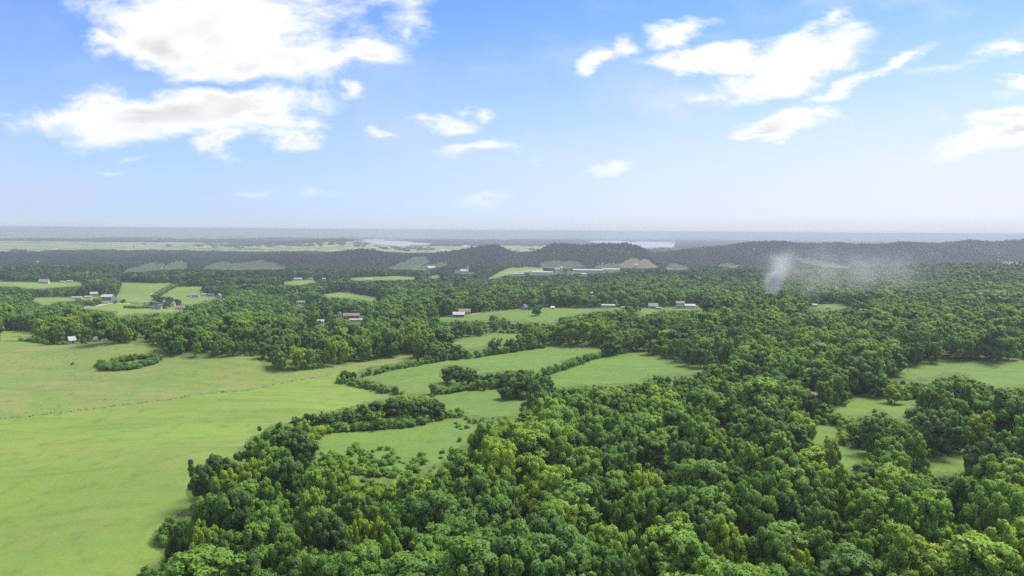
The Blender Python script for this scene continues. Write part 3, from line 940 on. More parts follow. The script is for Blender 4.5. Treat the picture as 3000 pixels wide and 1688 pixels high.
def make_crown(name, seed, form, nl, leaves, size, core_lvl=0, with_bark=None):
    """size: leaf-spray length as a share of the tree's height."""
    rng = np.random.default_rng(seed)
    C, R = crown_lobes(rng, form, nl)
    ctr = np.array([0, 0, 0.5])
    w = R ** 2
    li = rng.choice(len(R), leaves * 2, p=w / w.sum())
    d = rng.normal(size=(leaves * 2, 3))
    d[:, 2] += 0.35
    d = unit(d)
    rr = rng.uniform(0.72, 1.10, leaves * 2) + 0.32 * (rng.random(leaves * 2) < 0.22) * rng.random(leaves * 2)
    if form == 'spire':
        # sprays point up and outwards into tips
        rr = rr * np.where(d[:, 2] > 0.45, 1 + 0.55 * rng.random(leaves * 2), 1.0)
    P = C[li] + d * (R[li] * rr)[:, None]
    keep = np.ones(len(P), bool)
    for j in range(len(R)):
        dd = np.linalg.norm(P - C[j], axis=1)
        keep &= ~((dd < 0.74 * R[j]) & (li != j))
    keep &= P[:, 2] > 0.03
    sel = np.nonzero(keep)[0][:leaves]
    P, d, li = P[sel], d[sel], li[sel]
    n = len(P)
    out = unit(P - (ctr * np.array([1, 1, 0.75])))
    nrm = unit(d + 0.75 * rng.normal(size=(n, 3)) * 0.7 + 0.25 * out)
    tang = unit(np.cross(nrm, rng.normal(size=(n, 3))))
    bit = np.cross(nrm, tang)
    L = size * rng.uniform(0.6, 1.35, n)
    Wd = L * rng.uniform(0.45, 0.8, n)
    q = np.stack([P - tang * L[:, None] * 0.5, P - bit * Wd[:, None] * 0.5 + tang * L[:, None] * 0.08, P + tang * L[:, None] * 0.55 - nrm * L[:, None] * 0.15,
                  P + bit * Wd[:, None] * 0.5 + tang * L[:, None] * 0.08], 1).reshape(-1, 3)
    sn = unit(0.62 * d + 0.42 * out + 0.35 * nrm)
    SN = np.repeat(sn, 4, 0)
    lobe_var = rng.uniform(0.25, 0.75, len(R))
    lv = np.clip(lobe_var[li] + rng.normal(0, 0.16, n), 0, 1)
    LV = np.repeat(lv, 4)
    F = [np.arange(4 * n).reshape(n, 4)]
    # inner mass of each lobe
    iv, ifc = (ICO0, ICO1)[core_lvl]
    cv, cf, cn, cl = [], [], [], []
    off = 4 * n
    for j in range(len(R)):
        jit = 1 + 0.18 * (rng.random((len(iv), 1)) - 0.5)
        cv.append(C[j] + iv * jit * R[j] * 0.72)
        cn.append(unit(0.7 * iv + 0.4 * unit(C[j] - ctr * 0.75)))
        cf.append(ifc + off)
        cl.append(np.full(len(iv), lobe_var[j]))
        off += len(iv)
    V = np.vstack([q] + cv)
    N = np.vstack([SN] + cn)
    LVv = np.concatenate([LV] + cl)
    F.append(np.vstack(cf))
    return dict(V=V, F=F, N=N, LV=LVv, C=C, R=R)


def crown_mesh(name, g, mat=None):
    return mesh_np(name, g['V'], g['F'], [mat or M_LEAF], normals=g['N'], attrs={"leaf_var": ('POINT', g['LV'])})


def trunk_mb(g, seed, thick=0.017):
    rng = np.random.default_rng(seed)
    mb = MB()
    top = 0.72
    bend = rng.normal(0, 0.012, 2)
    mb.tube([(0, 0, -0.04), (0, 0, 0.02), (bend[0] * .5, bend[1] * .5, 0.2), (bend[0], bend[1], 0.45), (bend[0] * 1.5, bend[1] * 1.5, top)],
            [thick * 1.7, thick * 1.25, thick, thick * 0.7, thick * 0.25], 7)
    for j in rng.choice(len(g['R']), min(7, len(g['R'])), replace=False):
        c = g['C'][j]
        z0 = max(0.12, c[2] * 0.55)
        mb.tube([(bend[0] * z0 * 2, bend[1] * z0 * 2, z0), tuple(0.5 * c + np.array([0, 0, 0.5 * z0])), tuple(c)], [thick * 0.5, thick * 0.33, thick * 0.12], 5)
    return mb


FORMS = ['round', 'round', 'round', 'round', 'spread', 'spread', 'spread', 'spread', 'spire', 'spire', 'spire']
NEAR, TRUNKS, LOD1, LOD2 = [], [], [], []
for i, fm in enumerate(FORMS):
    g = make_crown("crown", 100 + i, fm, 105, 14500, 0.036, 0)
    NEAR.append((crown_mesh("crown", g), g))
    TRUNKS.append(trunk_mb(g, 300 + i).mesh("trunk", M_BARK))
for i, fm in enumerate(['round', 'round', 'spread', 'spread', 'spire', 'spire']):
    g = make_crown("crown", 500 + i, fm, 36, 1700, 0.072, 0)
    LOD1.append((crown_mesh("crown", g), g))
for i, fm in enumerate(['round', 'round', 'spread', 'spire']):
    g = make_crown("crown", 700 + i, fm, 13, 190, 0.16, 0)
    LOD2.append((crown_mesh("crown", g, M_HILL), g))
SHRUB = [make_crown("shrub", 900 + i, 'shrub', 10, 620, 0.10, 0) for i in range(4)]
SHRUB_ME = [crown_mesh("shrub", g) for g in SHRUB]
# a knot of several trees for the far hills
def clump(seed):
    rng = np.random.default_rng(seed)
    V, F, N, LV = [], [], [], []
    off = 0
    for k in range(9):
        g = LOD2[rng.integers(4)][1]
        s = rng.uniform(0.75, 1.15)
        a = rng.random() * 6.28
        ca, sa = math.cos(a), math.sin(a)
        M = np.array([[ca, -sa, 0], [sa, ca, 0], [0, 0, 1]])
        t = np.array([(k % 3 - 1) * 0.62 + rng.normal(0, .1), (k // 3 - 1) * 0.62 + rng.normal(0, .1), -0.05])
        V.append(g['V'] @ M.T * s + t)
        N.append(g['N'] @ M.T)
        LV.append(np.clip(g['LV'] + rng.normal(0, .2), 0, 1))
        F.append([f + off for f in g['F']])
        off += len(g['V'])
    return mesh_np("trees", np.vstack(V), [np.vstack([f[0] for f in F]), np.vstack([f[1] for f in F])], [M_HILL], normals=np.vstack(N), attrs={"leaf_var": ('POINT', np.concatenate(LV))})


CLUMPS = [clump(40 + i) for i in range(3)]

# ------------------------------------------------------------------ scatter as one mass (woods nobody could count)
def scatter(name, meshes, x, y, z, sx, sz, rot, tint, pid, **props):
    col = bpy.data.collections.new(name + "_kinds")
    for i, me in enumerate(meshes):
        o = bpy.data.objects.new("%s_kind_%02d" % (name, i), me)
        col.objects.link(o)
    me = mesh_np(name, np.stack([x, y, z], -1), [np.zeros((0, 3), int)], [], attrs={
        "tint": ('POINT', tint), "turn": ('POINT', rot), "wide": ('POINT', sx), "tall": ('POINT', sz)})
    a = me.attributes.new("kind_index", 'INT', 'POINT')
    a.data.foreach_set("value", np.asarray(pid, np.int32))
    o = link(bpy.data.objects.new(name, me))
    ng = bpy.data.node_groups.new(name, 'GeometryNodeTree')
    ng.interface.new_socket("Geometry", in_out='INPUT', socket_type='NodeSocketGeometry')
    ng.interface.new_socket("Geometry", in_out='OUTPUT', socket_type='NodeSocketGeometry')
    N = ng.nodes
    gi, go = N.new('NodeGroupInput'), N.new('NodeGroupOutput')
    ci = N.new('GeometryNodeCollectionInfo')
    ci.inputs['Collection'].default_value = col
    ci.inputs['Separate Children'].default_value = True
    ci.inputs['Reset Children'].default_value = True
    ip = N.new('GeometryNodeInstanceOnPoints')
    ip.inputs['Pick Instance'].default_value = True

    def named(nm, typ='FLOAT'):
        nd = N.new('GeometryNodeInputNamedAttribute')
        nd.data_type = typ
        nd.inputs['Name'].default_value = nm
        return nd.outputs['Attribute']
    cr = N.new('ShaderNodeCombineXYZ')
    ng.links.new(named("turn"), cr.inputs[2])
    cs = N.new('ShaderNodeCombineXYZ')
    w = named("wide")
    ng.links.new(w, cs.inputs[0])
    ng.links.new(w, cs.inputs[1])
    ng.links.new(named("tall"), cs.inputs[2])
    ng.links.new(gi.outputs[0], ip.inputs['Points'])
    ng.links.new(ci.outputs[0], ip.inputs['Instance'])
    ng.links.new(named("kind_index", 'INT'), ip.inputs['Instance Index'])
    ng.links.new(cr.outputs[0], ip.inputs['Rotation'])
    ng.links.new(cs.outputs[0], ip.inputs['Scale'])
    ng.links.new(ip.outputs[0], go.inputs[0])
    md = o.modifiers.new("scatter", 'NODES')
    md.node_group = ng
    return set_props(o, **props)


def merged_shrubs(name, spots, label, cat, protos=None, stems=True):
    """One hedge or thicket: leafy masses of many bushes grown together, with their stems. spots: x, y, z, half-width, height."""
    protos = protos or SHRUB
    cx, cy = np.mean([s[0] for s in spots]), np.mean([s[1] for s in spots])
    cz = min(s[2] for s in spots)
    V, N, LV, F0, F1 = [], [], [], [], []
    off = 0
    st = MB()
    for (x, y, z, hw, h) in spots:
        g = protos[RNG.integers(len(protos))]
        a = RNG.random() * 6.28
        ca, sa = math.cos(a), math.sin(a)
        M = np.array([[ca, -sa, 0], [sa, ca, 0], [0, 0, 1]])
        S = np.array([hw / 0.55, hw / 0.55, h])
        t = np.array([x - cx, y - cy, z - cz])
        V.append((g['V'] @ M.T) * S + t)
        N.append(unit((g['N'] @ M.T) / S * h))
        LV.append(np.clip(g['LV'] * 0.6 + 0.2 + RNG.normal(0, .22), 0, 1))
        F0.append(g['F'][0] + off)
        F1.append(g['F'][1] + off)
        off += len(g['V'])
        st.tube([tuple(t + np.array([0, 0, -0.2])), tuple(t + np.array([RNG.normal(0, .1), RNG.normal(0, .1), h * 0.55]))], [0.06 + 0.012 * h, 0.03], 5)
    root = empty(name, (cx, cy, cz), label=label, cat=cat)
    me = mesh_np("foliage", np.vstack(V), [np.vstack(F0), np.vstack(F1)], [M_LEAF], normals=np.vstack(N), attrs={"leaf_var": ('POINT', np.concatenate(LV))})
    o = link(bpy.data.objects.new("foliage", me), root)
    o["tint"] = 0.36
    if stems:
        st.obj("stems", M_BARK, root)
    return root, o


def hedge_line(pts, half, hmin, hmax, step=2.2, rows=1):
    """Bush spots along a line of photograph pixels (where the stems meet the ground)."""
    W3 = [ground_at(a, b) for a, b in pts]
    out = []
    for (p, q) in zip(W3[:-1], W3[1:]):
        L = math.hypot(q[0] - p[0], q[1] - p[1])
        n = max(1, int(L / step))
        for i in range(n):
            for r in range(rows):
                f = (i + RNG.random() * 0.8) / n
                x = p[0] + (q[0] - p[0]) * f + RNG.normal(0, half * 0.35)
                y = p[1] + (q[1] - p[1]) * f + RNG.normal(0, half * 0.35)
                s = RNG.random() ** 1.6
                h = hmin + (hmax - hmin) * s
                out.append((x, y, half * RNG.uniform(0.75, 1.1) * (0.8 + 0.4 * s), h))
    zz = height(np.array([o[0] for o in out]), np.array([o[1] for o in out])) - 0.2
    return [(o[0], o[1], float(z_), o[2], o[3]) for o, z_ in zip(out, zz)]


# ------------------------------------------------------------------ buildings
def mpp(loc):
    return loc[1] / FPX


def gable(mb_w, x0, x1, y0, y1, h, rise, axis):
    """Walls with gables; axis 'x': the ridge runs along the front."""
    if axis == 'x':
        ym = (y0 + y1) / 2
        mb_w.add([(x0, y0, -1), (x1, y0, -1), (x1, y1, -1), (x0, y1, -1), (x0, y0, h), (x1, y0, h), (x1, y1, h), (x0, y1, h), (x0, ym, h + rise), (x1, ym, h + rise)],
                 [(0, 1, 5, 4), (2, 3, 7, 6), (1, 2, 6, 9, 5), (3, 0, 4, 8, 7), (4, 5, 9, 8), (6, 7, 8, 9)])
    else:
        xm = (x0 + x1) / 2
        mb_w.add([(x0, y0, -1), (x1, y0, -1), (x1, y1, -1), (x0, y1, -1), (x0, y0, h), (x1, y0, h), (x1, y1, h), (x0, y1, h), (xm, y0, h + rise), (xm, y1, h + rise)],
                 [(0, 1, 5, 8, 4), (2, 3, 7, 9, 6), (1, 2, 6, 5), (3, 0, 4, 7), (4, 8, 9, 7), (5, 6, 9, 8)])
    return mb_w


def gable_roof(mb, x0, x1, y0, y1, h, rise, axis, over=0.4, th=0.22):
    if axis == 'x':
        ym = (y0 + y1) / 2
        k = rise / (ym - y0)
        lo = h - k * over + 0.06
        p = [(y0 - over, lo), (ym, h + rise + 0.06), (y1 + over, lo), (y1 + over, lo + th), (ym, h + rise + th + 0.06), (y0 - over, lo + th)]
        V = [(x0 - over, a, b) for a, b in p] + [(x1 + over, a, b) for a, b in p]
    else:
        xm = (x0 + x1) / 2
        k = rise / (xm - x0)
        lo = h - k * over + 0.06
        p = [(x0 - over, lo), (xm, h + rise + 0.06), (x1 + over, lo), (x1 + over, lo + th), (xm, h + rise + th + 0.06), (x0 - over, lo + th)]
        V = [(a, y0 - over, b) for a, b in p] + [(a, y1 + over, b) for a, b in p]
    F = [(0, 1, 7, 6), (1, 2, 8, 7), (2, 3, 9, 8), (3, 4, 10, 9), (4, 5, 11, 10), (5, 0, 6, 11), (0, 5, 4, 1), (1, 4, 3, 2), (6, 7, 10, 11), (7, 8, 9, 10)]
    return mb.add(V, F)


def building(name, px, py, wpx, label, cat, wall, roof, h=2.8, d=8.0, rise=1.8, rz=0.0, axis='x', wins=3, door=True, chimney=False, porch=None, up=0, wing=None, clear=None, group=None, frame=None):
    loc = ground_at(px, py)
    m = mpp(loc)
    an = abs(math.radians(rz))
    d = d * 0.85
    h, rise = h * 0.92, rise * 0.92
    w = max(3.0, (wpx * 0.9 * m - d * math.sin(an)) / math.cos(an))
    root = empty(name, loc, math.radians(rz) - math.atan2(loc[0], loc[1]) * 0.6, label=label, cat=cat, group=group)
    x0, x1, y0, y1 = -w / 2, w / 2, 0.0, d
    gable_w = gable(MB(), x0, x1, y0, y1, h, rise, axis)
    gable_w.obj("wall", wall, root)
    rf = gable_roof(MB(), x0, x1, y0, y1, h, rise, axis).obj("roof", roof, root)
    if chimney:
        cx = w * 0.28
        MB().box(cx - 0.45, cx + 0.45, d * 0.5 - 0.4, d * 0.5 + 0.4, h + rise * 0.4, h + rise + 1.2).obj("chimney", paint("chimney_brick", (0.36, 0.2, 0.15), 0.9, 0.2, 6), rf)
    fr = frame or paint("window_trim", (0.7, 0.7, 0.68))
    slots = wins + (1 if door else 0)
    if slots:
        dk = wins // 2
        for i in range(slots):
            cx = x0 + w * (i + 0.5) / slots
            if door and i == dk:
                MB().box(cx - 0.5, cx + 0.5, y0 - 0.06, y0 + 0.02, 0, 2.1).obj("door", M_DOOR, root)
                continue
            for lv in range(1 + up):
                zz = 0.95 + lv * 2.7
                wn = MB().box(cx - 0.68, cx + 0.68, y0 - 0.05, y0 + 0.02, zz - 0.1, zz + 1.3).obj("window", fr, root)
                MB().box(cx - 0.56, cx + 0.56, y0 - 0.08, y0 - 0.051, zz, zz + 1.2).obj("pane", M_GLASS, wn)
    if porch:
        pd, pm = porch
        mb = MB().add([(x0 - .2, y0 - pd, h - 0.55), (x1 + .2, y0 - pd, h - 0.55), (x1 + .2, y0 - 0.02, h - 0.02), (x0 - .2, y0 - 0.02, h - 0.02),
                       (x0 - .2, y0 - pd, h - 0.40), (x1 + .2, y0 - pd, h - 0.40), (x1 + .2, y0 - 0.02, h + 0.13), (x0 - .2, y0 - 0.02, h + 0.13)],
                      [(0, 3, 2, 1), (4, 5, 6, 7), (0, 1, 5, 4), (1, 2, 6, 5), (2, 3, 7, 6), (3, 0, 4, 7)])
        mb.obj("porch_roof", pm, root)
        for i in range(6):
            cx = x0 + w * i / 5
            MB().box(cx - 0.09, cx + 0.09, y0 - pd + 0.1, y0 - pd + 0.28, -0.8, h - 0.52).obj("post", fr, root)
    if wing:
        wx, ww, wh, wd, wwall, wroof = wing     # side wing: centre offset, width, height, depth
        gable(MB(), wx - ww / 2, wx + ww / 2, 0.6, 0.6 + wd, wh, 1.4, 'x').obj("side_wing", wwall, root)
        gable_roof(MB(), wx - ww / 2, wx + ww / 2, 0.6, 0.6 + wd, wh, 1.4, 'x').obj("wing_roof", wroof, root)
    top = (h + rise + 0.5) / m
    ww2 = wpx * 0.5 + 3
    if wing:
        ww2 = max(ww2, (abs(wing[0]) + wing[1] / 2) / m + 2)
    lowc = 0 if clear is None else clear
    if lowc > -50:
        poly = [(px - ww2, py - top), (px + ww2, py - top), (px + ww2, py + lowc), (px - ww2, py + lowc)]
    else:      # trees may stand in front of this one
        poly = [(px - ww2, py), (px + ww2, py), (px, py + 1)]
    YARDS.append((poly, loc[1] + d * 0.6, loc))
    return root


HOUSES = [
    # farms in the valley on the left
    dict(name="farmhouse", px=128, py=831, wpx=27, label="beige farmhouse with a wide grey roof at the edge of the dark wood, far left", cat="house", wall=CREAM(), roof=R_GREY(), h=4.6, d=9, rise=3.6, wins=4, porch=(2, R_GREY()), chimney=True),
    dict(name="shed", px=182, py=828, wpx=14, label="low white shed nearer the beige farmhouse, first of two", cat="shed", wall=WHITE(), roof=R_METAL(), h=2.2, d=5, rise=.8, wins=1),
    dict(name="shed", px=204, py=827, wpx=16, label="low white shed farther from the beige farmhouse, second of two", cat="shed", wall=WHITE(), roof=R_METAL(), h=2.6, d=5, rise=.9, wins=1),
    dict(name="barn", px=276, py=866, wpx=26, label="pale roofed barn behind the blue grey warehouse", cat="barn", wall=GREYW(), roof=R_METAL(), h=2.6, d=9, rise=2.4, rz=18, wins=0),
    dict(name="warehouse", px=310, py=881, wpx=37, label="blue grey metal warehouse with pale roof in the left valley", cat="warehouse", wall=BLUEW(), roof=R_METAL(), h=5.2, d=17, rise=2.6, rz=-8, wins=4),
    dict(name="shed", px=224, py=876, wpx=27, label="long low pale shed left of the blue grey warehouse", cat="shed", wall=CREAM(), roof=R_METAL(), h=2.2, d=6, rise=1, wins=3),
    dict(name="shed", px=258, py=874, wpx=18, label="small grey shed between the long low shed and the warehouse", cat="shed", wall=GREYW(), roof=R_METAL(), h=2.2, d=5, rise=1, wins=1),
    dict(name="trailer", px=312, py=890, wpx=11, label="small white trailer in front of the blue grey warehouse", cat="trailer", wall=WHITE(), roof=R_METAL(), h=2.0, d=3, rise=.4, wins=1, door=False),
    dict(name="shed", px=443, py=868, wpx=12, label="white gabled shed just left of the large round valley tree", cat="shed", wall=WHITE(), roof=R_METAL(), h=2, d=6, rise=1.8, rz=-30, wins=0),
    dict(name="farmhouse", px=572, py=872, wpx=21, label="grey roofed farmhouse with white chimney end in the upper valley field", cat="house", wall=WHITE(), roof=R_GREY(), h=4.0, d=9, rise=2.2, wins=3, chimney=True),
    dict(name="shed", px=553, py=870, wpx=11, label="small grey shed left of the grey roofed valley farmhouse", cat="shed", wall=GREYW(), roof=R_GREY(), h=2, d=5, rise=.8, wins=1),
    dict(name="shed", px=599, py=867, wpx=11, label="white shed beside the tall pole in the valley", cat="shed", wall=WHITE(), roof=R_METAL(), h=2.4, d=5, rise=1, wins=1),
    dict(name="house", px=618, py=869, wpx=20, label="long white house with dark blue roof by the valley wood", cat="house", wall=WHITE(), roof=R_DARK(), h=2.8, d=8, rise=1.6, wins=3),
    dict(name="house", px=640, py=873, wpx=14, label="white gable fronted house at the wood edge, rightmost in the valley", cat="house", wall=WHITE(), roof=R_METAL(), h=3.2, d=9, rise=2.4, axis='y', wins=2),
    dict(name="trailer", px=602, py=883, wpx=12, label="low white trailer in the field below the long white house", cat="trailer", wall=WHITE(), roof=R_METAL(), h=1.8, d=3, rise=.4, wins=1, door=False),
    dict(name="bungalow", px=458, py=907, wpx=27, label="white bungalow with dark roof and small gable in the lower valley field", cat="house", wall=WHITE(), roof=R_DARK(), h=2.8, d=8, rise=2.0, wins=4, wing=(0, 2.6, 3.1, 3, WHITE(), R_DARK())),
    dict(name="house", px=506, py=897, wpx=11, label="tall pinkish white gable end house behind the round trees", cat="house", wall=paint("pinkish_siding", (0.74, 0.64, 0.6)), roof=R_BROWN(), h=3.6, d=8, rise=2.2, axis='y', wins=2, door=False),
    dict(name="house", px=526, py=908, wpx=27, label="brown roofed house at the wood edge beside the white bungalow", cat="house", wall=CREAM(), roof=R_BROWN(), h=2.6, d=8, rise=2.2, wins=3),
    dict(name="shed", px=474, py=889, wpx=14, label="white roofed shed under the large round valley trees", cat="shed", wall=WHITE(), roof=R_METAL(), h=2, d=5, rise=1, wins=0),
    dict(name="shed", px=425, py=889, wpx=8, label="tiny white shed beside the scrub line in the valley", cat="shed", wall=WHITE(), roof=R_METAL(), h=1.8, d=3, rise=.6, wins=0),
    # houses among the trees, left of centre
    dict(name="house", px=881, py=893, wpx=25, label="white house with grey roof showing through the middle wood", cat="house", wall=WHITE(), roof=R_GREY(), h=3, d=8, rise=1.8, wins=4),
    dict(name="shed", px=876, py=901, wpx=9, label="small cream shed below the white house in the middle wood", cat="shed", wall=CREAM(), roof=R_BROWN(), h=2.2, d=4, rise=.8, wins=0),
    dict(name="long_building", px=925, py=950, wpx=50, label="long low pale roofed building in the wood above the dark tree wall", cat="building", wall=CREAM(), roof=R_METAL(), h=2.6, d=8, rise=1.2, wins=5),
    dict(name="house", px=993, py=930, wpx=14, label="beige gable house left of the brick building in the wood", cat="house", wall=CREAM(), roof=R_BROWN(), h=3.2, d=8, rise=2, axis='y', wins=1),
    dict(name="brick_house", px=1029, py=934, wpx=52, label="red brown brick building half hidden among trees left of centre", cat="building", wall=BRICK(), roof=R_BROWN(), h=3, d=9, rise=2, wins=5),
    dict(name="shed", px=1044, py=944, wpx=42, label="long pale roofed shed in front of the brick building", cat="shed", wall=CREAM(), roof=R_METAL(), h=2.2, d=6, rise=.8, wins=4),
    dict(name="house", px=803, py=860, wpx=30, label="cream house with pale roof at the top of the middle wood", cat="house", wall=CREAM(), roof=R_METAL(), h=2.6, d=9, rise=1.4, wins=3),
    dict(name="house", px=862, py=858, wpx=16, label="small grey house right of the cream house in the middle wood", cat="house", wall=GREYW(), roof=R_METAL(), h=2.8, d=8, rise=1.6, wins=2),
    dict(name="house", px=872, py=821, wpx=25, label="long white house by the lattice tower on the wood edge", cat="house", wall=WHITE(), roof=R_METAL(), h=3, d=9, rise=1.4, wins=4),
    dict(name="house", px=909, py=821, wpx=16, label="small white house second from the lattice tower", cat="house", wall=WHITE(), roof=R_GREY(), h=3, d=8, rise=1.6, wins=2),
    dict(name="house", px=949, py=821, wpx=10, label="tiny white house third from the lattice tower", cat="house", wall=WHITE(), roof=R_METAL(), h=2.8, d=8, rise=1.6, wins=1),
    dict(name="house", px=1080, py=823, wpx=22, label="white house below the long thin meadow, left of centre", cat="house", wall=WHITE(), roof=R_METAL(), h=2.8, d=9, rise=1.4, wins=3),
    dict(name="cottage", px=410, py=975, wpx=20, label="white cottage with rusty red roof standing in the left wood", cat="house", wall=WHITE(), roof=R_RED(), h=2.6, d=7, rise=2.6, rz=28, wins=2, clear=6),
    dict(name="barn", px=213, py=1007, wpx=28, label="pale metal roofed barn just over the left pasture crest", cat="barn", wall=WHITE(), roof=R_METAL(), h=2.2, d=6, rise=2.2, rz=25, wins=0, clear=5),
    dict(name="shed", px=284, py=1001, wpx=29, label="brown roofed open shed beside the pale metal barn", cat="shed", wall=GREYW(), roof=R_BROWN(), h=1.4, d=6, rise=1.6, rz=-14, wins=0, door=False, clear=5),
    # the terrace of houses across the middle
    dict(name="farmhouse", px=1358, py=922, wpx=44, label="long white farmhouse with brown roof above the middle meadow", cat="house", wall=WHITE(), roof=R_BROWN(), h=3.0, d=9, rise=2.2, wins=6),
    dict(name="open_shed", px=1344, py=929, wpx=37, label="pale metal roofed open shed in front of the long white farmhouse", cat="shed", wall=paint("dark_blue_boards", (0.10, 0.13, 0.2)), roof=R_METAL(), h=3.0, d=7, rise=1.4, wins=0, door=False, porch=(2.5, R_METAL())),
    dict(name="house", px=1543, py=909, wpx=19, label="grey house with steep roof beside the lone round tree", cat="house", wall=GREYW(), roof=R_GREY(), h=3.2, d=8, rise=2.6, rz=24, wins=2),
    dict(name="shed", px=1619, py=906, wpx=9, label="small white roofed shed right of the lone round tree", cat="shed", wall=GREYW(), roof=paint("white_roof", (.6, .6, .6)), h=1.6, d=4, rise=1.2, wins=0),
    dict(name="mobile_home", px=1782, py=903, wpx=43, label="long white mobile home, leftmost of the roadside row", cat="mobile home", wall=WHITE(), roof=R_METAL(), h=3.0, d=5, rise=.8, wins=5),
    dict(name="shed", px=1828, py=907, wpx=13, label="small white shed below the dark conical tree in the roadside row", cat="shed", wall=WHITE(), roof=R_METAL(), h=2.2, d=4, rise=.8, wins=1),
    dict(name="shed", px=1823, py=890, wpx=5, label="narrow beige shed behind the dark conical tree", cat="shed", wall=CREAM(), roof=R_BROWN(), h=3.0, d=3, rise=1, axis='y', wins=0, door=False),
    dict(name="house", px=1914, py=904, wpx=30, label="white house with grey roof and porch in the roadside row", cat="house", wall=WHITE(), roof=R_GREY(), h=3.0, d=8, rise=2.2, wins=4, porch=(2, R_GREY())),
    dict(name="shed", px=1930, py=907, wpx=15, label="low white shed in front of the porch house", cat="shed", wall=WHITE(), roof=R_METAL(), h=1.8, d=3, rise=.5, wins=1),
    dict(name="two_storey_house", px=1993, py=904, wpx=25, label="two storey white house with grey roof and low wing", cat="house", wall=WHITE(), roof=R_GREY(), h=5.6, d=8, rise=1.8, wins=3, up=1, porch=None, wing=(9.5, 10, 2.8, 6, WHITE(), R_METAL())),
    dict(name="house", px=2206, py=899, wpx=14, label="small white house left of the smoke column", cat="house", wall=WHITE(), roof=R_GREY(), h=2.8, d=7, rise=1.2, wins=2),
    dict(name="shed", px=2268, py=890, wpx=10, label="beige shed at the foot of the smoke column", cat="shed", wall=CREAM(), roof=paint("tan_roof", (.45, .36, .27)), h=2.6, d=5, rise=1.8, axis='y', wins=0),
    dict(name="shed", px=2384, py=899, wpx=18, label="low grey shed at the left end of the small clearing", cat="shed", wall=GREYW(), roof=R_METAL(), h=2.0, d=5, rise=1, wins=0),
    dict(name="trailer", px=2428, py=906, wpx=11, label="white trailer parked in the small clearing right of the smoke", cat="trailer", wall=WHITE(), roof=R_METAL(), h=2.0, d=3, rise=.3, wins=1, door=False),
    dict(name="house", px=2513, py=897, wpx=29, label="pale house with red brown roof, rightmost of the roadside row", cat="house", wall=paint("pinkish_siding", (0.74, 0.64, 0.6)), roof=R_RED(), h=3.0, d=8, rise=1.4, wins=3),
    dict(name="house", px=1736, py=864, wpx=14, label="white house alone in the wood above the roadside row", cat="house", wall=WHITE(), roof=R_METAL(), h=2.6, d=8, rise=1.2, wins=2),
    dict(name="farm_shed", px=2385, py=1188, wpx=46, label="grey brown shed roof among the trees beside the right clearing", cat="shed", wall=GREYW(), roof=paint("weathered_roof", (.33, .28, .27)), h=2.6, d=9, rise=2.6, wins=2, rz=8, clear=-99),
    # the plant at the foot of the dark hill
    dict(name="factory_hall", px=1722, py=799, wpx=96, label="longest pale factory hall below the dark wooded hill", cat="factory", wall=paint("pale_cladding", (0.36, 0.36, 0.38)), roof=R_METAL(), h=7, d=34, rise=2.4, wins=12, door=False),
    dict(name="factory_hall", px=1790, py=796, wpx=56, label="white factory hall at the right end of the plant", cat="factory", wall=WHITE(), roof=R_METAL(), h=6.5, d=30, rise=2, wins=7, door=False),
    dict(name="factory_hall", px=1590, py=804, wpx=68, label="low white factory hall at the left of the plant", cat="factory", wall=WHITE(), roof=R_METAL(), h=5.5, d=22, rise=2, wins=8, door=False),
    dict(name="factory_hall", px=1633, py=801, wpx=16, label="tall white block beside the tan tower of the plant", cat="factory", wall=WHITE(), roof=R_METAL(), h=12, d=18, rise=1.4, wins=2, door=False),
    dict(name="storage_tower", px=1646, py=800, wpx=7, label="tan orange storage tower in the middle of the plant", cat="tower", wall=paint("tan_tower", (0.55, 0.40, 0.2)), roof=paint("tan_tower", (0.55, 0.40, 0.2)), h=15, d=7, rise=2, wins=1, door=False),
    dict(name="factory_office", px=1520, py=807, wpx=32, label="small pale office building left of the plant", cat="building", wall=GREYW(), roof=R_METAL(), h=4, d=12, rise=1.5, wins=5),
    dict(name="factory_shed", px=1669, py=803, wpx=18, label="grey gabled shed in front of the longest factory hall", cat="shed", wall=GREYW(), roof=R_GREY(), h=5, d=14, rise=4, axis='y', wins=2),
    dict(name="factory_shed", px=1711, py=807, wpx=16, label="small white shed at the wood edge before the plant", cat="shed", wall=WHITE(), roof=R_METAL(), h=4, d=10, rise=1.4, wins=2),
    dict(name="quarry_silo", px=1863, py=784, wpx=13, label="white silo block on the bare slope right of the plant", cat="silo", wall=WHITE(), roof=WHITE(), h=10, d=10, rise=1.5, wins=1, door=False),
    dict(name="church", px=1360, py=801, wpx=26, label="white church like building with a short spire beyond the middle wood", cat="church", wall=WHITE(), roof=R_METAL(), h=6, d=18, rise=5, wins=4, wing=(-17, 12, 6, 12, WHITE(), R_DARK())),
]
for hd in HOUSES:
    hr = building(**hd)
    if hd["name"] == "church":
        MB().tube([(9, 6, 8), (9, 6, 13.5), (9, 6, 14), (9, 6, 21)], [1.6, 1.6, 1.7, 0.08], 8).obj("spire", WHITE(), hr)


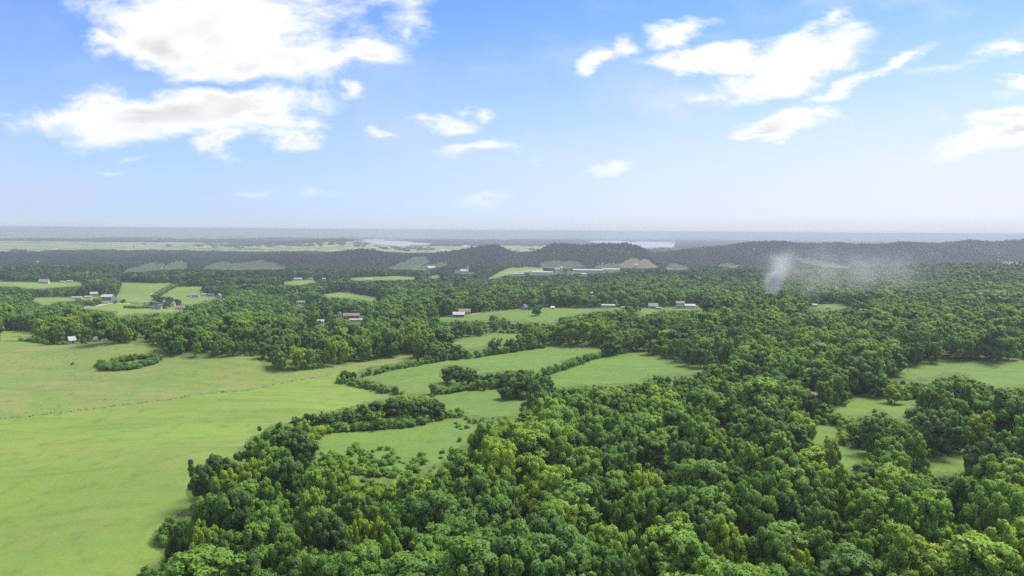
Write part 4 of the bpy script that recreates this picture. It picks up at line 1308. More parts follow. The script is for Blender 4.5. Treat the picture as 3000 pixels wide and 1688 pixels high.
# a lattice tower and a tall pole by the valley houses
def lattice_tower(px, py, hgt, label):
    loc = ground_at(px, py)
    root = empty("lattice_tower", loc, 0.4, label=label, cat="tower")
    steel = paint("galvanised_steel", (0.45, 0.46, 0.48), 0.5, 0.1, 2, 0.3)
    b, t = 2.2, 0.35
    for sx in (-1, 1):
        for sy in (-1, 1):
            MB().tube([(sx * b, sy * b, 0), (sx * t, sy * t, hgt)], [0.16, 0.1], 4).obj("leg", steel, root)
    for k in range(6):
        z0, z1 = hgt * k / 6, hgt * (k + 1) / 6
        w0, w1 = b + (t - b) * k / 6, b + (t - b) * (k + 1) / 6
        mb = MB()
        for (a, c) in (((-1, -1), (1, -1)), ((1, -1), (1, 1)), ((1, 1), (-1, 1)), ((-1, 1), (-1, -1))):
            mb.tube([(a[0] * w0, a[1] * w0, z0), (c[0] * w1, c[1] * w1, z1)], [0.07, 0.07], 4)
        mb.obj("brace", steel, root)
    for z in (hgt * .72, hgt * .88):
        MB().tube([(-3, 0, z), (3, 0, z)], [0.1, 0.1], 4).obj("cross_arm", steel, root)


lattice_tower(865, 822, 22, "grey lattice power tower by the long white house")
lp = ground_at(593, 868)
pr = empty("utility_pole", lp, 0, label="tall pale pole standing between the valley houses", cat="pole")
MB().tube([(0, 0, 0), (0, 0, 7.2)], [0.25, 0.16], 8).obj("shaft", paint("pale_pole", (.6, .58, .55)), pr)
MB().box(-0.9, 0.9, -0.08, 0.08, 6.5, 6.7).obj("cross_arm", paint("pale_pole", (.6, .58, .55)), pr)


# ------------------------------------------------------------------ cars
def car(px, py, col, label, rz):
    loc = ground_at(px, py)
    root = empty("car", loc, math.radians(rz), label=label, cat="car")
    m = paint("car_paint_%s" % label.split()[0], col, 0.25, 0.03)
    prof = [(-2.2, .35), (-2.2, .85), (-1.9, .95), (-1.35, 1.0), (-0.75, 1.45), (0.9, 1.48), (1.6, 1.0), (2.15, .9), (2.2, .35)]
    n = len(prof)
    mb = MB()
    V = [(x, -0.88, z) for x, z in prof] + [(x, 0.88, z) for x, z in prof]
    mb.add(V, [tuple(range(n)), tuple(range(2 * n - 1, n - 1, -1))] + [(i, i + n, (i + 1) % n + n, (i + 1) % n) for i in range(n)])
    mb.obj("body", m, root)
    for s in (-1, 1):
        MB().add([(-1.2, s * .9, 1.03), (-0.7, s * .9, 1.38), (0.85, s * .9, 1.4), (1.35, s * .9, 1.03)], [(0, 1, 2, 3)]).obj("side_window", M_GLASS, root)
        for wx in (-1.35, 1.35):
            MB().tube([(wx, s * .70, .34), (wx, s * .92, .34)], [.34, .34], 12).obj("wheel", paint("tyre", (.02, .02, .02)), root)
    YARDS.append(([(px - 8, py - 8), (px + 8, py - 8), (px + 8, py + 3), (px - 8, py + 3)], loc[1] + 2, loc))


car(2037, 903, (.8, .8, .8), "white car parked at the right end of the two storey house", 8)
car(1805, 912, (.05, .05, .06), "dark car on the grass below the long mobile home", -10)
car(1045, 872, (.75, .75, .75), "silver white car crossing the small pale field left of centre", 20)


# ------------------------------------------------------------------ cattle
def cow_mesh():
    """One continuous body grown from a skeleton, facing +x, feet at z = 0."""
    J = [(-0.75, 0, 1.12, .27), (-0.25, 0, 1.08, .36), (0.35, 0, 1.08, .37), (0.72, 0, 1.18, .29), (1.02, 0, 1.22, .19), (1.28, 0, 1.10, .16), (1.52, 0, 0.92, .10)]
    E = [(i, i + 1) for i in range(6)]
    for s in (-1, 1):
        k = len(J)
        J += [(0.58, s * .2, .85, .14), (0.56, s * .2, .45, .075), (0.58, s * .2, .03, .07)]
        E += [(3, k), (k, k + 1), (k + 1, k + 2)]
        k = len(J)
        J += [(-0.68, s * .2, .82, .17), (-0.62, s * .2, .58, .09), (-0.76, s * .2, .38, .065), (-0.72, s * .2, .03, .065)]
        E += [(0, k), (k, k + 1), (k + 1, k + 2), (k + 2, k + 3)]
        k = len(J)
        J += [(1.12, s * .26, 1.30, .05)]
        E += [(4, k)]
    k = len(J)
    J += [(-1.02, 0, 1.15, .045), (-1.08, 0, .6, .03)]
    E += [(0, k), (k, k + 1)]
    me = bpy.data.meshes.new("cow_skeleton")
    me.from_pydata([j[:3] for j in J], E, [])
    o = bpy.data.objects.new("cow_skeleton", me)
    COL.objects.link(o)
    o.modifiers.new("skin", 'SKIN')
    sv = me.skin_vertices[0].data
    for i, j in enumerate(J):
        sv[i].radius = (j[3], j[3])
        sv[i].use_root = (i == 1)
    sd = o.modifiers.new("sub", 'SUBSURF')
    sd.levels = sd.render_levels = 1
    dg = bpy.context.evaluated_depsgraph_get()
    m2 = bpy.data.meshes.new_from_object(o.evaluated_get(dg))
    bpy.data.objects.remove(o)
    m2.materials.clear()
    m2.materials.append(paint("black_hide", (0.012, 0.011, 0.011), 0.6, 0.2, 4))
    m2.polygons.foreach_set("use_smooth", [True] * len(m2.polygons))
    return m2


try:
    COW = cow_mesh()
except Exception as ex:
    print("cow:", ex)
    COW = None
COWS = [(1673, 1022, 150, "black cow at the left of the close pair in the upper central pasture"), (1682, 1020, 10, "black cow at the right of the close pair in the upper central pasture"),
        (1708, 1021, 60, "black cow standing alone right of the grazing pair"), (1477, 978, 20, "black cow at the left on the far edge of the small upper meadow"),
        (1488, 977, 200, "black cow at the right on the far edge of the small upper meadow"), (1321, 1056, 0, "black cow beside the bare dirt patch by the hedge"),
        (506, 1048, 30, "dark cow grazing alone near the left wood edge"), (212, 1070, 80, "dark cow alone on the left grazed hill")]
if COW:
    for (a, b, rz, lab) in COWS:
        p = ground_at(a, b)
        o = link(bpy.data.objects.new("cow", COW))
        o.location = (p[0], p[1], p[2] - 0.02)
        o.rotation_euler = (0, 0, math.radians(rz))
        set_props(o, label=lab, cat="cow", group="cattle in the pastures")

# ------------------------------------------------------------------ fence across the left pasture
FP = [ground_at(a, b) for a, b in FENCE_PX]
fence = empty("wire_fence", FP[1], 0, label="wire fence with wooden posts crossing the left pasture", cat="fence")
post_me = MB().tube([(0, 0, -0.3), (0, 0, 1.35)], [0.07, 0.06], 6).mesh("post", paint("weathered_post", (.36, .32, .27), .9, .3, 5))
wires = [MB() for _ in range(3)]
weeds = []
for (p, q) in zip(FP[:-1], FP[1:]):
    L = math.hypot(q[0] - p[0], q[1] - p[1])
    n = max(1, int(round(L / 6.0)))
    prev = None
    for i in range(n + 1):
        x, y = p[0] + (q[0] - p[0]) * i / n, p[1] + (q[1] - p[1]) * i / n
        z = float(height(np.array([x]), np.array([y]))[0])
        loc = Vector((x, y, z)) - Vector(FP[1])
        if i < n:
            o = link(bpy.data.objects.new("post", post_me), fence)
            o.location = loc
            o.rotation_euler = (RNG.normal(0, .04), RNG.normal(0, .04), 0)
        if prev is not None:
            for w, hz in zip(wires, (0.45, 0.8, 1.15)):
                w.tube([prev + Vector((0, 0, hz)), loc + Vector((0, 0, hz))], [0.012, 0.012], 4)
            for k in range(5):
                f = RNG.random()
                weeds.append((p[0] + (q[0] - p[0]) * (i - f) / n + RNG.normal(0, .35), p[1] + (q[1] - p[1]) * (i - f) / n + RNG.normal(0, .35), RNG.uniform(0.25, 0.45), RNG.uniform(0.2, 0.6)))
        prev = loc
for w in wires:
    w.obj("wire", paint("fence_wire", (.3, .3, .3), .5, .05, 1, .5), fence)
wz = height(np.array([w[0] for w in weeds]), np.array([w[1] for w in weeds])) - .05
wd = [(x, y, float(q), a, b) for (x, y, a, b), q in zip(weeds, wz)]
LOWP = [make_crown("weed", 950 + i, 'shrub', 4, 40, 0.3, 0) for i in range(2)]
wr, wo_ = merged_shrubs("weed_strip", wd, "strip of tall dark weeds grown along the wire fence", "weeds", LOWP, stems=False)
wr["kind"] = "stuff"
wo_["tint"] = 0.6

tl = ground_at(653, 1147)
tub = empty("feed_trough", tl, 0.3, label="small cream yellow feed trough by the bare patch on the fence line", cat="trough")
cream = paint("cream_tub", (.72, .58, .28))
MB().add([(-1.0, -.5, .25), (1.0, -.5, .25), (1.0, .5, .25), (-1.0, .5, .25), (-1.25, -.65, .95), (1.25, -.65, .95), (1.25, .65, .95), (-1.25, .65, .95),
          (-1.1, -.52, .95), (1.1, -.52, .95), (1.1, .52, .95), (-1.1, .52, .95), (-.95, -.42, .4), (.95, -.42, .4), (.95, .42, .4), (-.95, .42, .4)],
         [(3, 2, 1, 0), (0, 1, 5, 4), (1, 2, 6, 5), (2, 3, 7, 6), (3, 0, 4, 7), (4, 5, 9, 8), (5, 6, 10, 9), (6, 7, 11, 10), (7, 4, 8, 11), (8, 9, 13, 12), (9, 10, 14, 13), (10, 11, 15, 14), (11, 8, 12, 15), (12, 13, 14, 15)]).obj("tub", cream, tub)
for sx in (-.85, .85):
    for sy in (-.4, .4):
        MB().box(sx - .06, sx + .06, sy - .06, sy + .06, -.1, .26).obj("leg", cream, tub)


# ------------------------------------------------------------------ lanes
def lane(pts, width, label, col=(.52, .47, .40)):
    P = [ground_at(a, b) for a, b in pts]
    Q = []
    for (p, q) in zip(P[:-1], P[1:]):
        n = max(2, int(math.hypot(q[0] - p[0], q[1] - p[1]) / 4))
        for i in range(n):
            Q.append((p[0] + (q[0] - p[0]) * i / n, p[1] + (q[1] - p[1]) * i / n))
    Q.append(P[-1][:2])
    V, F = [], []
    for i, (x, y) in enumerate(Q):
        a, b = Q[max(i - 1, 0)], Q[min(i + 1, len(Q) - 1)]
        d = Vector((b[0] - a[0], b[1] - a[1])).normalized()
        for s in (-1, 0, 1):
            xx, yy = x - d.y * s * width / 2, y + d.x * s * width / 2
            V.append((xx, yy, 0.14 + (0.04 if s == 0 else 0)))
    for i in range(len(Q) - 1):
        for s in (0, 1):
            k = i * 3 + s
            F.append((k, k + 1, k + 4, k + 3))
    hz_ = height(np.array([v[0] for v in V]), np.array([v[1] for v in V]))
    V = [(v[0], v[1], v[2] + float(q)) for v, q in zip(V, hz_)]
    o = MB().add(V, F).obj("lane", paint("pale_gravel", col, .95, .2, .6))
    if o.data.polygons[0].normal.z < 0:
        o.data.flip_normals()
    set_props(o, kind="structure", label=label, cat="road")


lane([(222, 901), (245, 901), (275, 898), (300, 893), (330, 890), (380, 890)], 4.0, "pale gravel farm lane curving below the blue grey warehouse")
lane([(1466, 799), (1500, 797), (1540, 795), (1590, 792)], 9.0, "pale access road left of the factory")
lane([(1952, 788), (1990, 788), (2023, 788)], 9.0, "pale road strip below the slope right of the plant")
lane([(1380, 921), (1430, 914), (1480, 908), (1530, 907)], 3.2, "gravel drive along the top of the middle meadow")


# ------------------------------------------------------------------ single trees
HALFW = {'round': 0.44, 'spread': 0.54, 'spire': 0.30}
TREES = []          # x, y, radius of every placed single tree


def gz(x, y):
    return float(height(np.array([x]), np.array([y]))[0])


def tree_thing(x, y, H, R, kind, tint, label, group=None, name=None):
    z = gz(x, y)
    fm = FORMS[kind]
    root = empty(name or {'round': 'broadleaf_tree', 'spread': 'spreading_tree', 'spire': 'poplar_tree'}[fm], (x, y, z - 0.15), RNG.random() * 6.28, label=label, cat="tree", group=group)
    sx = R / HALFW[fm]
    c = link(bpy.data.objects.new("crown", NEAR[kind][0]), root)
    c.scale = (sx, sx * RNG.uniform(.92, 1.08), H)
    c["tint"] = float(tint)
    t = link(bpy.data.objects.new("trunk", TRUNKS[kind]), root)
    ts = (sx * 0.5 + H * 0.5)
    t.scale = (ts, ts, H)
    TREES.append((x, y, R))
    return root


def pick(form):
    return int(RNG.choice([i for i, f in enumerate(FORMS) if f == form]))


# trees one can point to in the middle distance: stem foot in the photograph, height and half-width in metres
MID_TREES = [
    (1572, 925, 10.5, 5.2, 'round', .30, "lone round dark tree standing in the middle meadow"),
    (463, 889, 13, 8.5, 'spread', .22, "largest round dark tree among the valley farm houses"),
    (498, 890, 10, 5.2, 'round', .20, "dark round tree right of the largest valley tree"),
    (520, 894, 9, 5.0, 'round', .26, "dark round tree, rightmost of the three valley trees"),
    (488, 903, 9, 5.2, 'round', .28, "dark tree behind the white bungalow in the valley"),
    (361, 887, 5, 4.8, 'spread', .28, "small round bush like tree alone in the valley field"),
    (1831, 906, 8.5, 2.2, 'spire', .15, "dark conical tree in the roadside row of houses"),
    (1273, 928, 6.5, 4.2, 'round', .80, "pale green round tree left of the long white farmhouse"),
    (2095, 893, 9.5, 6.0, 'spread', .80, "yellow green round tree, left of a pair by the roadside"),
    (2137, 893, 8.5, 5.0, 'round', .70, "green round tree, right of the pair by the roadside"),
    (1856, 895, 7.5, 5.0, 'spread', .68, "light green round tree behind the roadside houses"),
    (1268, 1060, 12, 5.0, 'round', .40, "tall tree at the bend of the hedge below the tree wall"),
    (1300, 1057, 8.5, 4.2, 'spread', .34, "second tree along the hedge right of the bend"),
    (1338, 1052, 9.5, 5.2, 'round', .26, "dark dense tree in the hedge below the small upper meadow"),
    (1450, 1037, 11.5, 4.6, 'spread', .40, "tall open tree in the hedge below the right end of the upper meadow"),
    (1496, 1031, 9.5, 4.0, 'round', .30, "dark round tree right of the tall open hedge tree"),
    (1524, 1027, 11, 5.0, 'spread', .48, "olive tree near the right end of the pasture hedge"),
    (1556, 1022, 11, 5.0, 'round', .42, "green tree between the olive tree and the hedge end"),
    (1590, 1017, 12, 5.4, 'spread', .50, "wide light tree at the right end of the pasture hedge"),
    (1008, 1114, 5.6, 3.2, 'round', .24, "dark tree at the western tip of the hedge"),
    (1032, 1112, 5.0, 3.0, 'spread', .28, "smaller dark tree behind the hedge's western tip"),
    # the clump below the centre pastures
    (870, 1259, 5.2, 2.8, 'round', .22, "small dark tree at the left end of the thicket below the hay field"),
    (906, 1263, 7.5, 4.0, 'round', .18, "blue green tree, second from the left in the thicket"),
    (946, 1264, 8.0, 4.6, 'spread', .20, "broad blue green tree in the left half of the thicket"),
    (986, 1259, 7.2, 4.0, 'round', .34, "green tree behind the broad blue green one in the thicket"),
    (1022, 1255, 8.2, 4.2, 'round', .42, "lighter green tree in the middle of the thicket"),
    (1060, 1249, 9.0, 4.2, 'spire', .46, "taller tree with a pointed top in the thicket's middle"),
    (1102, 1256, 7.6, 5.0, 'spread', .55, "pale olive rounded tree at the front of the thicket"),
    (1112, 1240, 9.5, 4.6, 'round', .26, "dark tree behind the pale olive tree in the thicket"),
    (1152, 1239, 11.2, 5.6, 'round', .14, "tallest and darkest tree of the thicket"),
    (1190, 1240, 10.6, 5.2, 'spread', .38, "green tree right of the darkest thicket tree"),
    (1222, 1234, 9.6, 4.8, 'round', .30, "rounded tree near the right end of the thicket"),
    (1258, 1230, 9.2, 4.6, 'round', .26, "second tree from the right end of the thicket"),
    (1285, 1226, 7.6, 4.2, 'round', .22, "dark round tree at the right end of the thicket"),
    # centre thicket between the pastures
    (1312, 1121, 8.5, 4.6, 'round', .26, "dark tree at the left end of the centre thicket"),
    (1340, 1125, 10, 5.2, 'round', .24, "largest tree of the centre thicket"),
    (1372, 1127, 9.4, 5.0, 'spread', .30, "broad dark tree right of the centre thicket's largest"),
    (1398, 1130, 6.7, 4.4, 'round', .34, "green tree in the middle of the centre thicket"),
    (1432, 1128, 6.4, 4.2, 'round', .28, "dark tree right of the middle of the centre thicket"),
    (1462, 1126, 6.7, 4.2, 'spread', .26, "dark spreading tree in the centre thicket's right half"),
    (1496, 1122, 7.1, 4.2, 'round', .30, "rounded tree near the right end of the centre thicket"),
    (1530, 1117, 6.7, 4.0, 'round', .24, "dark tree at the right end of the centre thicket"),
    (1484, 1170, 6.5, 3.8, 'round', .20, "low dark tree at the left foot of the round clump"),
    (1510, 1167, 9.6, 4.8, 'spread', .26, "left tree of the round clump beside the lower pasture"),
    (1540, 1161, 11.6, 5.4, 'round', .32, "tallest tree of the round clump beside the lower pasture"),
    (1572, 1158, 11.4, 5.2, 'spread', .34, "broad tree at the top of the round clump"),
    (1600, 1152, 9.2, 4.6, 'round', .30, "right tree of the round clump beside the lower pasture"),
    # by the right-hand clearings
    (2621, 1182, 9.0, 5.8, 'spread', .84, "yellow green rounded tree at the near edge of the right clearing"),
    (2760, 1160, 8.5, 5.4, 'spread', .42, "left tree of the big mound below the right pasture"),
    (2800, 1158, 10.0, 6.2, 'spread', .46, "tallest tree of the big mound below the right pasture"),
    (2838, 1162, 9.4, 5.8, 'round', .40, "middle right tree of the big mound below the right pasture"),
    (2872, 1168, 8.2, 5.4, 'spread', .44, "right tree of the big mound below the right pasture"),
    (2052, 1078, 12.5, 6.2, 'round', .24, "big dark tree at the right corner of the centre pasture"),
    (2016, 1072, 12, 5.6, 'spread', .28, "dark tree left of the big corner tree by the centre pasture"),
]
# single trees of the near wood: crown centre in the photograph, crown width in its pixels, height in metres
NEAR_TREES = [
    (806, 1300, 128, 16, 'spread', .36, "largest rounded tree jutting out at the corner of the hay field"),
    (868, 1312, 112, 14, 'round', .22, "dark rounded tree right of the large corner tree"),
    (745, 1340, 96, 12.5, 'round', .40, "smaller rounded tree at the field side of the large corner tree"),
    (884, 1282, 70, 14, 'round', .80, "yellow green tree top behind the large corner tree"),
    (592, 1408, 100, 13, 'spread', .16, "dark tree at the leftmost bulge of the wood by the hay field"),
    (640, 1378, 90, 12, 'round', .20, "dark blue green tree behind the leftmost bulge of the wood"),
    (660, 1430, 92, 13.5, 'spread', .92, "yellow green tree, left one of the bright pair by the hay field"),
    (738, 1402, 96, 14, 'spread', .86, "yellow green tree, right one of the bright pair by the hay field"),
    (836, 1400, 118, 15.5, 'round', .26, "tall dark tree behind the bright yellow green pair"),
    (787, 1462, 82, 14, 'round', .52, "mid green dome shaped tree below the tall dark one"),
    (722, 1486, 92, 15, 'spire', .60, "light green pointed tree in the left part of the wood"),
    (922, 1452, 78, 15, 'spire', .58, "light tipped poplar in the left middle of the wood"),
    (975, 1408, 96, 13, 'spread', .78, "bright green tree near the brush at the wood's upper edge"),
    (902, 1505, 100, 15, 'round', .72, "bright mid green tree left of the blue green dome"),
    (955, 1578, 122, 16, 'round', .12, "large blue green dome shaped tree in the left foreground"),
    (1061, 1578, 84, 14.5, 'spread', .97, "yellow green tree, left of the bright foreground pair"),
    (1120, 1590, 66, 13.5, 'round', .94, "yellow green tree, right of the bright foreground pair"),
    (592, 1600, 108, 14.5, 'spread', .86, "yellow green tree close to the field edge, lower left"),
    (520, 1600, 66, 13, 'round', .14, "blue green tree at the field edge, lower left"),
    (753, 1618, 100, 15, 'spire', .58, "light green poplar in the lower left foreground"),
    (842, 1640, 104, 15, 'round', .48, "mid green tree right of the lower left poplar"),
    (1135, 1640, 128, 16, 'spread', .60, "broad light green tree at the bottom below the bright pair"),
    (1190, 1470, 92, 15, 'spire', .56, "slender light tree in the middle of the left wood"),
    (1345, 1395, 104, 16, 'spire', .52, "pointed tree in the centre of the wood above the dark gap"),
    (1550, 1410, 96, 16, 'spire', .62, "light pointed tree right of the wood's centre"),
    (1612, 1575, 110, 16, 'spire', .54, "pale olive pointed tree right of the dark gap"),
    (2341, 1255, 84, 14, 'round', .88, "yellow green tree left of the small shaded clearing"),
    (2436, 1326, 56, 12, 'spread', .88, "yellow green tree beside the narrow clearing in the right wood"),
    (2876, 1256, 94, 14, 'spread', .95, "bright yellow green tree among dark ones near the right edge"),
    (2447, 1436, 108, 15, 'spread', .70, "bright green crown in the middle of the right wood"),
    (2129, 1612, 118, 16, 'round', .82, "yellow green tree in the lower right foreground"),
    (2346, 1676, 84, 13, 'spread', 1.0, "vivid yellow tree top cut by the bottom edge, right of centre"),
    (2634, 1658, 118, 17, 'spire', .68, "bright poplar at the bottom edge in the right foreground"),
    (2558, 1530, 108, 17, 'spire', .64, "tall bright poplar, left one of the right foreground group"),
    (2640, 1545, 90, 16, 'spire', .56, "poplar in the middle of the right foreground group"),
    (2728, 1552, 92, 17, 'spire', .60, "tall bright poplar, right one of the right foreground group"),
    (1985, 1592, 80, 16, 'spire', .68, "pointed light tree just right of bottom centre"),
    (2911, 1500, 180, 19, 'spread', .62, "huge olive crown at the right edge of the wood"),
    (2679, 1316, 78, 14, 'round', .60, "isolated light tree beyond the right foreground"),
    (2282, 1336, 84, 16, 'spire', .60, "bright poplar left of the narrow clearing"),
    (2600, 1335, 100, 14, 'round', .50, "broad green tree between the two grassy gaps on the right"),
    (2190, 1240, 120, 14, 'spread', .44, "broad rounded crown on the right wood's skyline hump"),
    (1905, 1275, 84, 15, 'spire', .66, "light crowned tree above the wood's centre right"),
    (2000, 1345, 96, 15, 'round', .34, "dark leaved tree in the wood's centre right"),
    (2900, 1345, 130, 15, 'spread', .18, "very dark broad tree near the right clearing"),
    (2740, 1260, 140, 15, 'spread', .16, "dark broad tree between the right clearings"),
    (1830, 1530, 110, 16, 'spread', .46, "layered green tree in the lower centre"),
    (1730, 1480, 100, 16, 'round', .40, "mid green tree left of the layered lower centre tree"),
]
for (a, b, H, R, fm, ti, lab) in MID_TREES:
    p = ground_at(a, b)
    tree_thing(p[0], p[1], H, R, pick(fm), ti, lab)
for (a, b, wp, H, fm, ti, lab) in NEAR_TREES:
    p = ground_at(a, b, lift=0.58 * H)
    tree_thing(p[0], p[1], H * 1.08, wp * mpp(p) / 2 * 1.12, pick(fm), ti, lab)

# ------------------------------------------------------------------ hedges and low thickets
sp = hedge_line([(1060, 1104), (1133, 1088), (1226, 1071), (1262, 1062)], 2.0, 2.4, 4.2)
r, o = merged_shrubs("hedgerow", sp, "low dark hedge along the upper left side of the centre pasture", "hedge")
sp = hedge_line([(1262, 1063), (1319, 1055), (1412, 1045), (1506, 1030), (1599, 1018)], 2.6, 3.0, 6.0, 2.0)
r, o = merged_shrubs("hedgerow", sp, "overgrown hedge between the centre pasture and the small upper meadow", "hedge")
sp = hedge_line([(988, 1120), (1030, 1128), (1086, 1142), (1165, 1156)], 2.0, 2.6, 4.6)
r, o = merged_shrubs("hedgerow", sp, "hedge running down the left side of the centre pasture", "hedge")
sp = hedge_line([(1592, 1102), (1645, 1085), (1692, 1067), (1738, 1052), (1785, 1041), (1835, 1036)], 2.0, 3.0, 5.0, 1.9)
r, o = merged_shrubs("hedgerow", sp, "straight dark hedge dividing the two centre pastures", "hedge")
sp = hedge_line([(1262, 1156), (1300, 1152), (1350, 1146), (1410, 1142), (1480, 1134)], 2.2, 2.6, 5.0, 1.8)
r, o = merged_shrubs("hedgerow", sp, "low bushes along the lower edge of the centre thicket", "hedge")
sp = hedge_line([(1560, 1108), (1500, 1122), (1440, 1130), (1400, 1131)], 3.2, 3.0, 6.0, 2.0)
r, o = merged_shrubs("undergrowth", sp, "dense bushes filling the right half of the centre thicket", "bushes")
sp = hedge_line([(900, 1268), (990, 1263), (1086, 1257), (1179, 1250), (1260, 1235)], 2.6, 1.6, 4.0, 1.5, 2)
r, o = merged_shrubs("undergrowth", sp, "dense bushes under the trees of the thicket below the hay field", "bushes")
sp = hedge_line([(1060, 1260), (1180, 1252), (1275, 1232), (1335, 1219)], 1.3, 0.9, 2.2, 1.6, 2)
r, o = merged_shrubs("scrub", sp, "light green scrub fringe in front of the thicket", "bushes")
o["tint"] = 0.62
sp = hedge_line([(1318, 1207), (1345, 1209), (1370, 1212)], 1.5, 1.2, 2.4, 1.6)
r, o = merged_shrubs("scrub", sp, "few small shrubs on the lower pasture right of the thicket", "bushes")
ring = [(292, 1078), (330, 1083), (380, 1082), (425, 1073), (456, 1064), (455, 1054), (420, 1051), (385, 1053), (348, 1058), (338, 1066), (300, 1070), (292, 1078)]
sp = hedge_line(ring, 2.7, 2.4, 3.8, 1.3)
sp += hedge_line([(310, 1074), (380, 1070), (440, 1062)], 2.4, 1.4, 2.6, 2.4)
r, o = merged_shrubs("oval_thicket", sp, "oval ring of dark bushes in the left pasture", "bushes")
o["tint"] = 0.34
sp = hedge_line([(60, 999), (120, 1004), (200, 1010)], 2.0, 1.5, 3.0, 2.0)
r, o = merged_shrubs("hedgerow", sp, "low dark hedge on the crest left of the pale barn", "hedge")
sp = hedge_line([(2500, 1146), (2560, 1152), (2610, 1160)], 3.0, 3.5, 6.5, 2.0, 2)
r, o = merged_shrubs("hedgerow", sp, "dark hedge bank behind the yellow green tree of the right clearing", "hedge")
sp = hedge_line([(2700, 1166), (2780, 1170), (2880, 1172), (2960, 1172)], 3.0, 3.0, 6.5, 2.0, 2)
r, o = merged_shrubs("undergrowth", sp, "bushes at the foot of the big mound below the right pasture", "bushes")
sp = hedge_line([(370, 903), (410, 904), (450, 903), (490, 905)], 2.6, 2.0, 4.0, 2.6, 2)
r, o = merged_shrubs("hedgerow", sp, "scrub line left of the white bungalow in the valley", "hedge")
sp = hedge_line([(452, 872), (470, 862), (490, 850), (510, 841), (535, 837), (600, 838)], 3.0, 3.5, 6.5, 2.6, 2)
r, o = merged_shrubs("hedgerow", sp, "dark hedge curving up the valley field from the largest tree", "hedge")
sp = hedge_line([(225, 893), (260, 893), (290, 890)], 4.0, 4, 8.0, 3.0, 2)
r, o = merged_shrubs("undergrowth", sp, "dark tree belt in front of the long low valley shed", "bushes")
sp = hedge_line([(1460, 975), (1500, 976), (1545, 976)], 1.8, 2.0, 3.6, 1.8)
r, o = merged_shrubs("young_plantation", sp, "row of pale young trees at the top of the small upper meadow", "bushes")
o["tint"] = 0.7

sp = []
for k in range(900):
    a, b = RNG.uniform(930, 1400), RNG.uniform(1237, 1400)
    if not in_poly(np.array([a]), np.array([b]), BRUSH)[0]:
        continue
    edge = (b - 1318) / 80.0
    if edge < 0 and a < 1285:
        continue
    if RNG.random() > 0.03 + 0.55 * max(0, edge) + 0.35 * (fbm2(np.array([a / 45.]), np.array([b / 25.]), 2, 5)[0] > 0.03):
        continue
    p = ground_at(a, b)
    s = RNG.random() ** 1.8
    sp.append((p[0], p[1], p[2] - .1, 0.7 + 1.3 * s, 0.7 + 2.4 * s))
r, o = merged_shrubs("scrub", sp, "patchy green scrub growing into the grass above the near wood", "bushes")
o["tint"] = 0.6

# ------------------------------------------------------------------ dead trees
def dead_tree(px, py, H, label, lean=0.0, many=9):
    p = ground_at(px, py)
    root = empty("dead_tree", p, RNG.random() * 6, label=label, cat="dead tree")
    MB().tube([(0, 0, -.2), (lean * .3, 0, H * .4), (lean * .7, .1, H * .75), (lean, 0, H)], [.13, .10, .06, .02], 7).obj("trunk", M_DEAD, root)
    for k in range(many):
        z = H * RNG.uniform(.35, .92)
        a = RNG.random() * 6.28
        L = H * RNG.uniform(.16, .36) * (1.3 - z / H)
        b0 = Vector((lean * z / H, 0, z))
        b1 = b0 + Vector((math.cos(a) * L, math.sin(a) * L, L * .8))
        mb = MB().tube([b0, (b0 + b1) / 2 + Vector((0, 0, .1)), b1], [.05, .03, .010], 5)
        for q in range(3):
            c = b0.lerp(b1, RNG.uniform(.4, .9))
            mb.tube([c, c + Vector((RNG.normal(), RNG.normal(), abs(RNG.normal()) + .3)) * L * .22], [.025, .008], 4)
        mb.obj("branch", M_DEAD, root)
    TREES.append((p[0], p[1], 1.5))


dead_tree(1722, 1008, 12, "bare grey dead tree rising among the green ones by the centre pasture", .4, 14)
dead_tree(1500, 1590, 15, "leaning bare dead trunk in the dark gap of the near wood", 2.2, 3)
dead_tree(1180, 1815, 13, "bare twiggy dead tree top at the bottom edge, left of centre", .3, 16)

# ------------------------------------------------------------------ the woods
REJECT = [p for _, p in FIELDS]


def crown_samples(x, y, z, H, R):
    """Outline points of tree crowns, as (n, k) arrays of photograph pixels."""
    o = [(0, 0.02), (0, 1.0), (-1.0, .45), (1.0, .45), (-.65, .87), (.65, .87), (0, .55), (-.7, .15), (.7, .15), (-1.0, .65), (1.0, .65), (-.5, .55), (.5, .55), (-.3, .97), (.3, .97)]
    L = np.hypot(x, y)
    rx, ry = y / L, -x / L
    P = [project(x + rx * a * R, y + ry * a * R, z + H * b) for a, b in o]
    return np.stack([p[0] for p in P], -1), np.stack([p[1] for p in P], -1)


def blocked(x, y, z, H, R, brush=True):
    px, py = crown_samples(x, y, z, H, R)
    wx, wy = ragged(x, y, np.zeros(len(x)), np.zeros(len(x)))
    px, py = px + wx[:, None], py + wy[:, None]
    bad = np.zeros(len(x), bool)
    for poly in REJECT + ([BRUSH] if brush else []):
        bad |= in_poly(px, py, poly).any(1)
    for poly, dist, loc in YARDS:
        w = max(4.0, (poly[1][0] - poly[0][0]) * mpp(loc) * 0.5)
        bad |= (in_poly(px, py, poly).any(1) & (y < dist)) | (np.hypot(x - loc[0], y - loc[1] - 3) < w + R * 0.5)
    for L in LAKES:
        big = [(a, b + 1.5) for a, b in L]
        bad |= in_poly(px, py, big).any(1) & (y > 3200)
    return bad


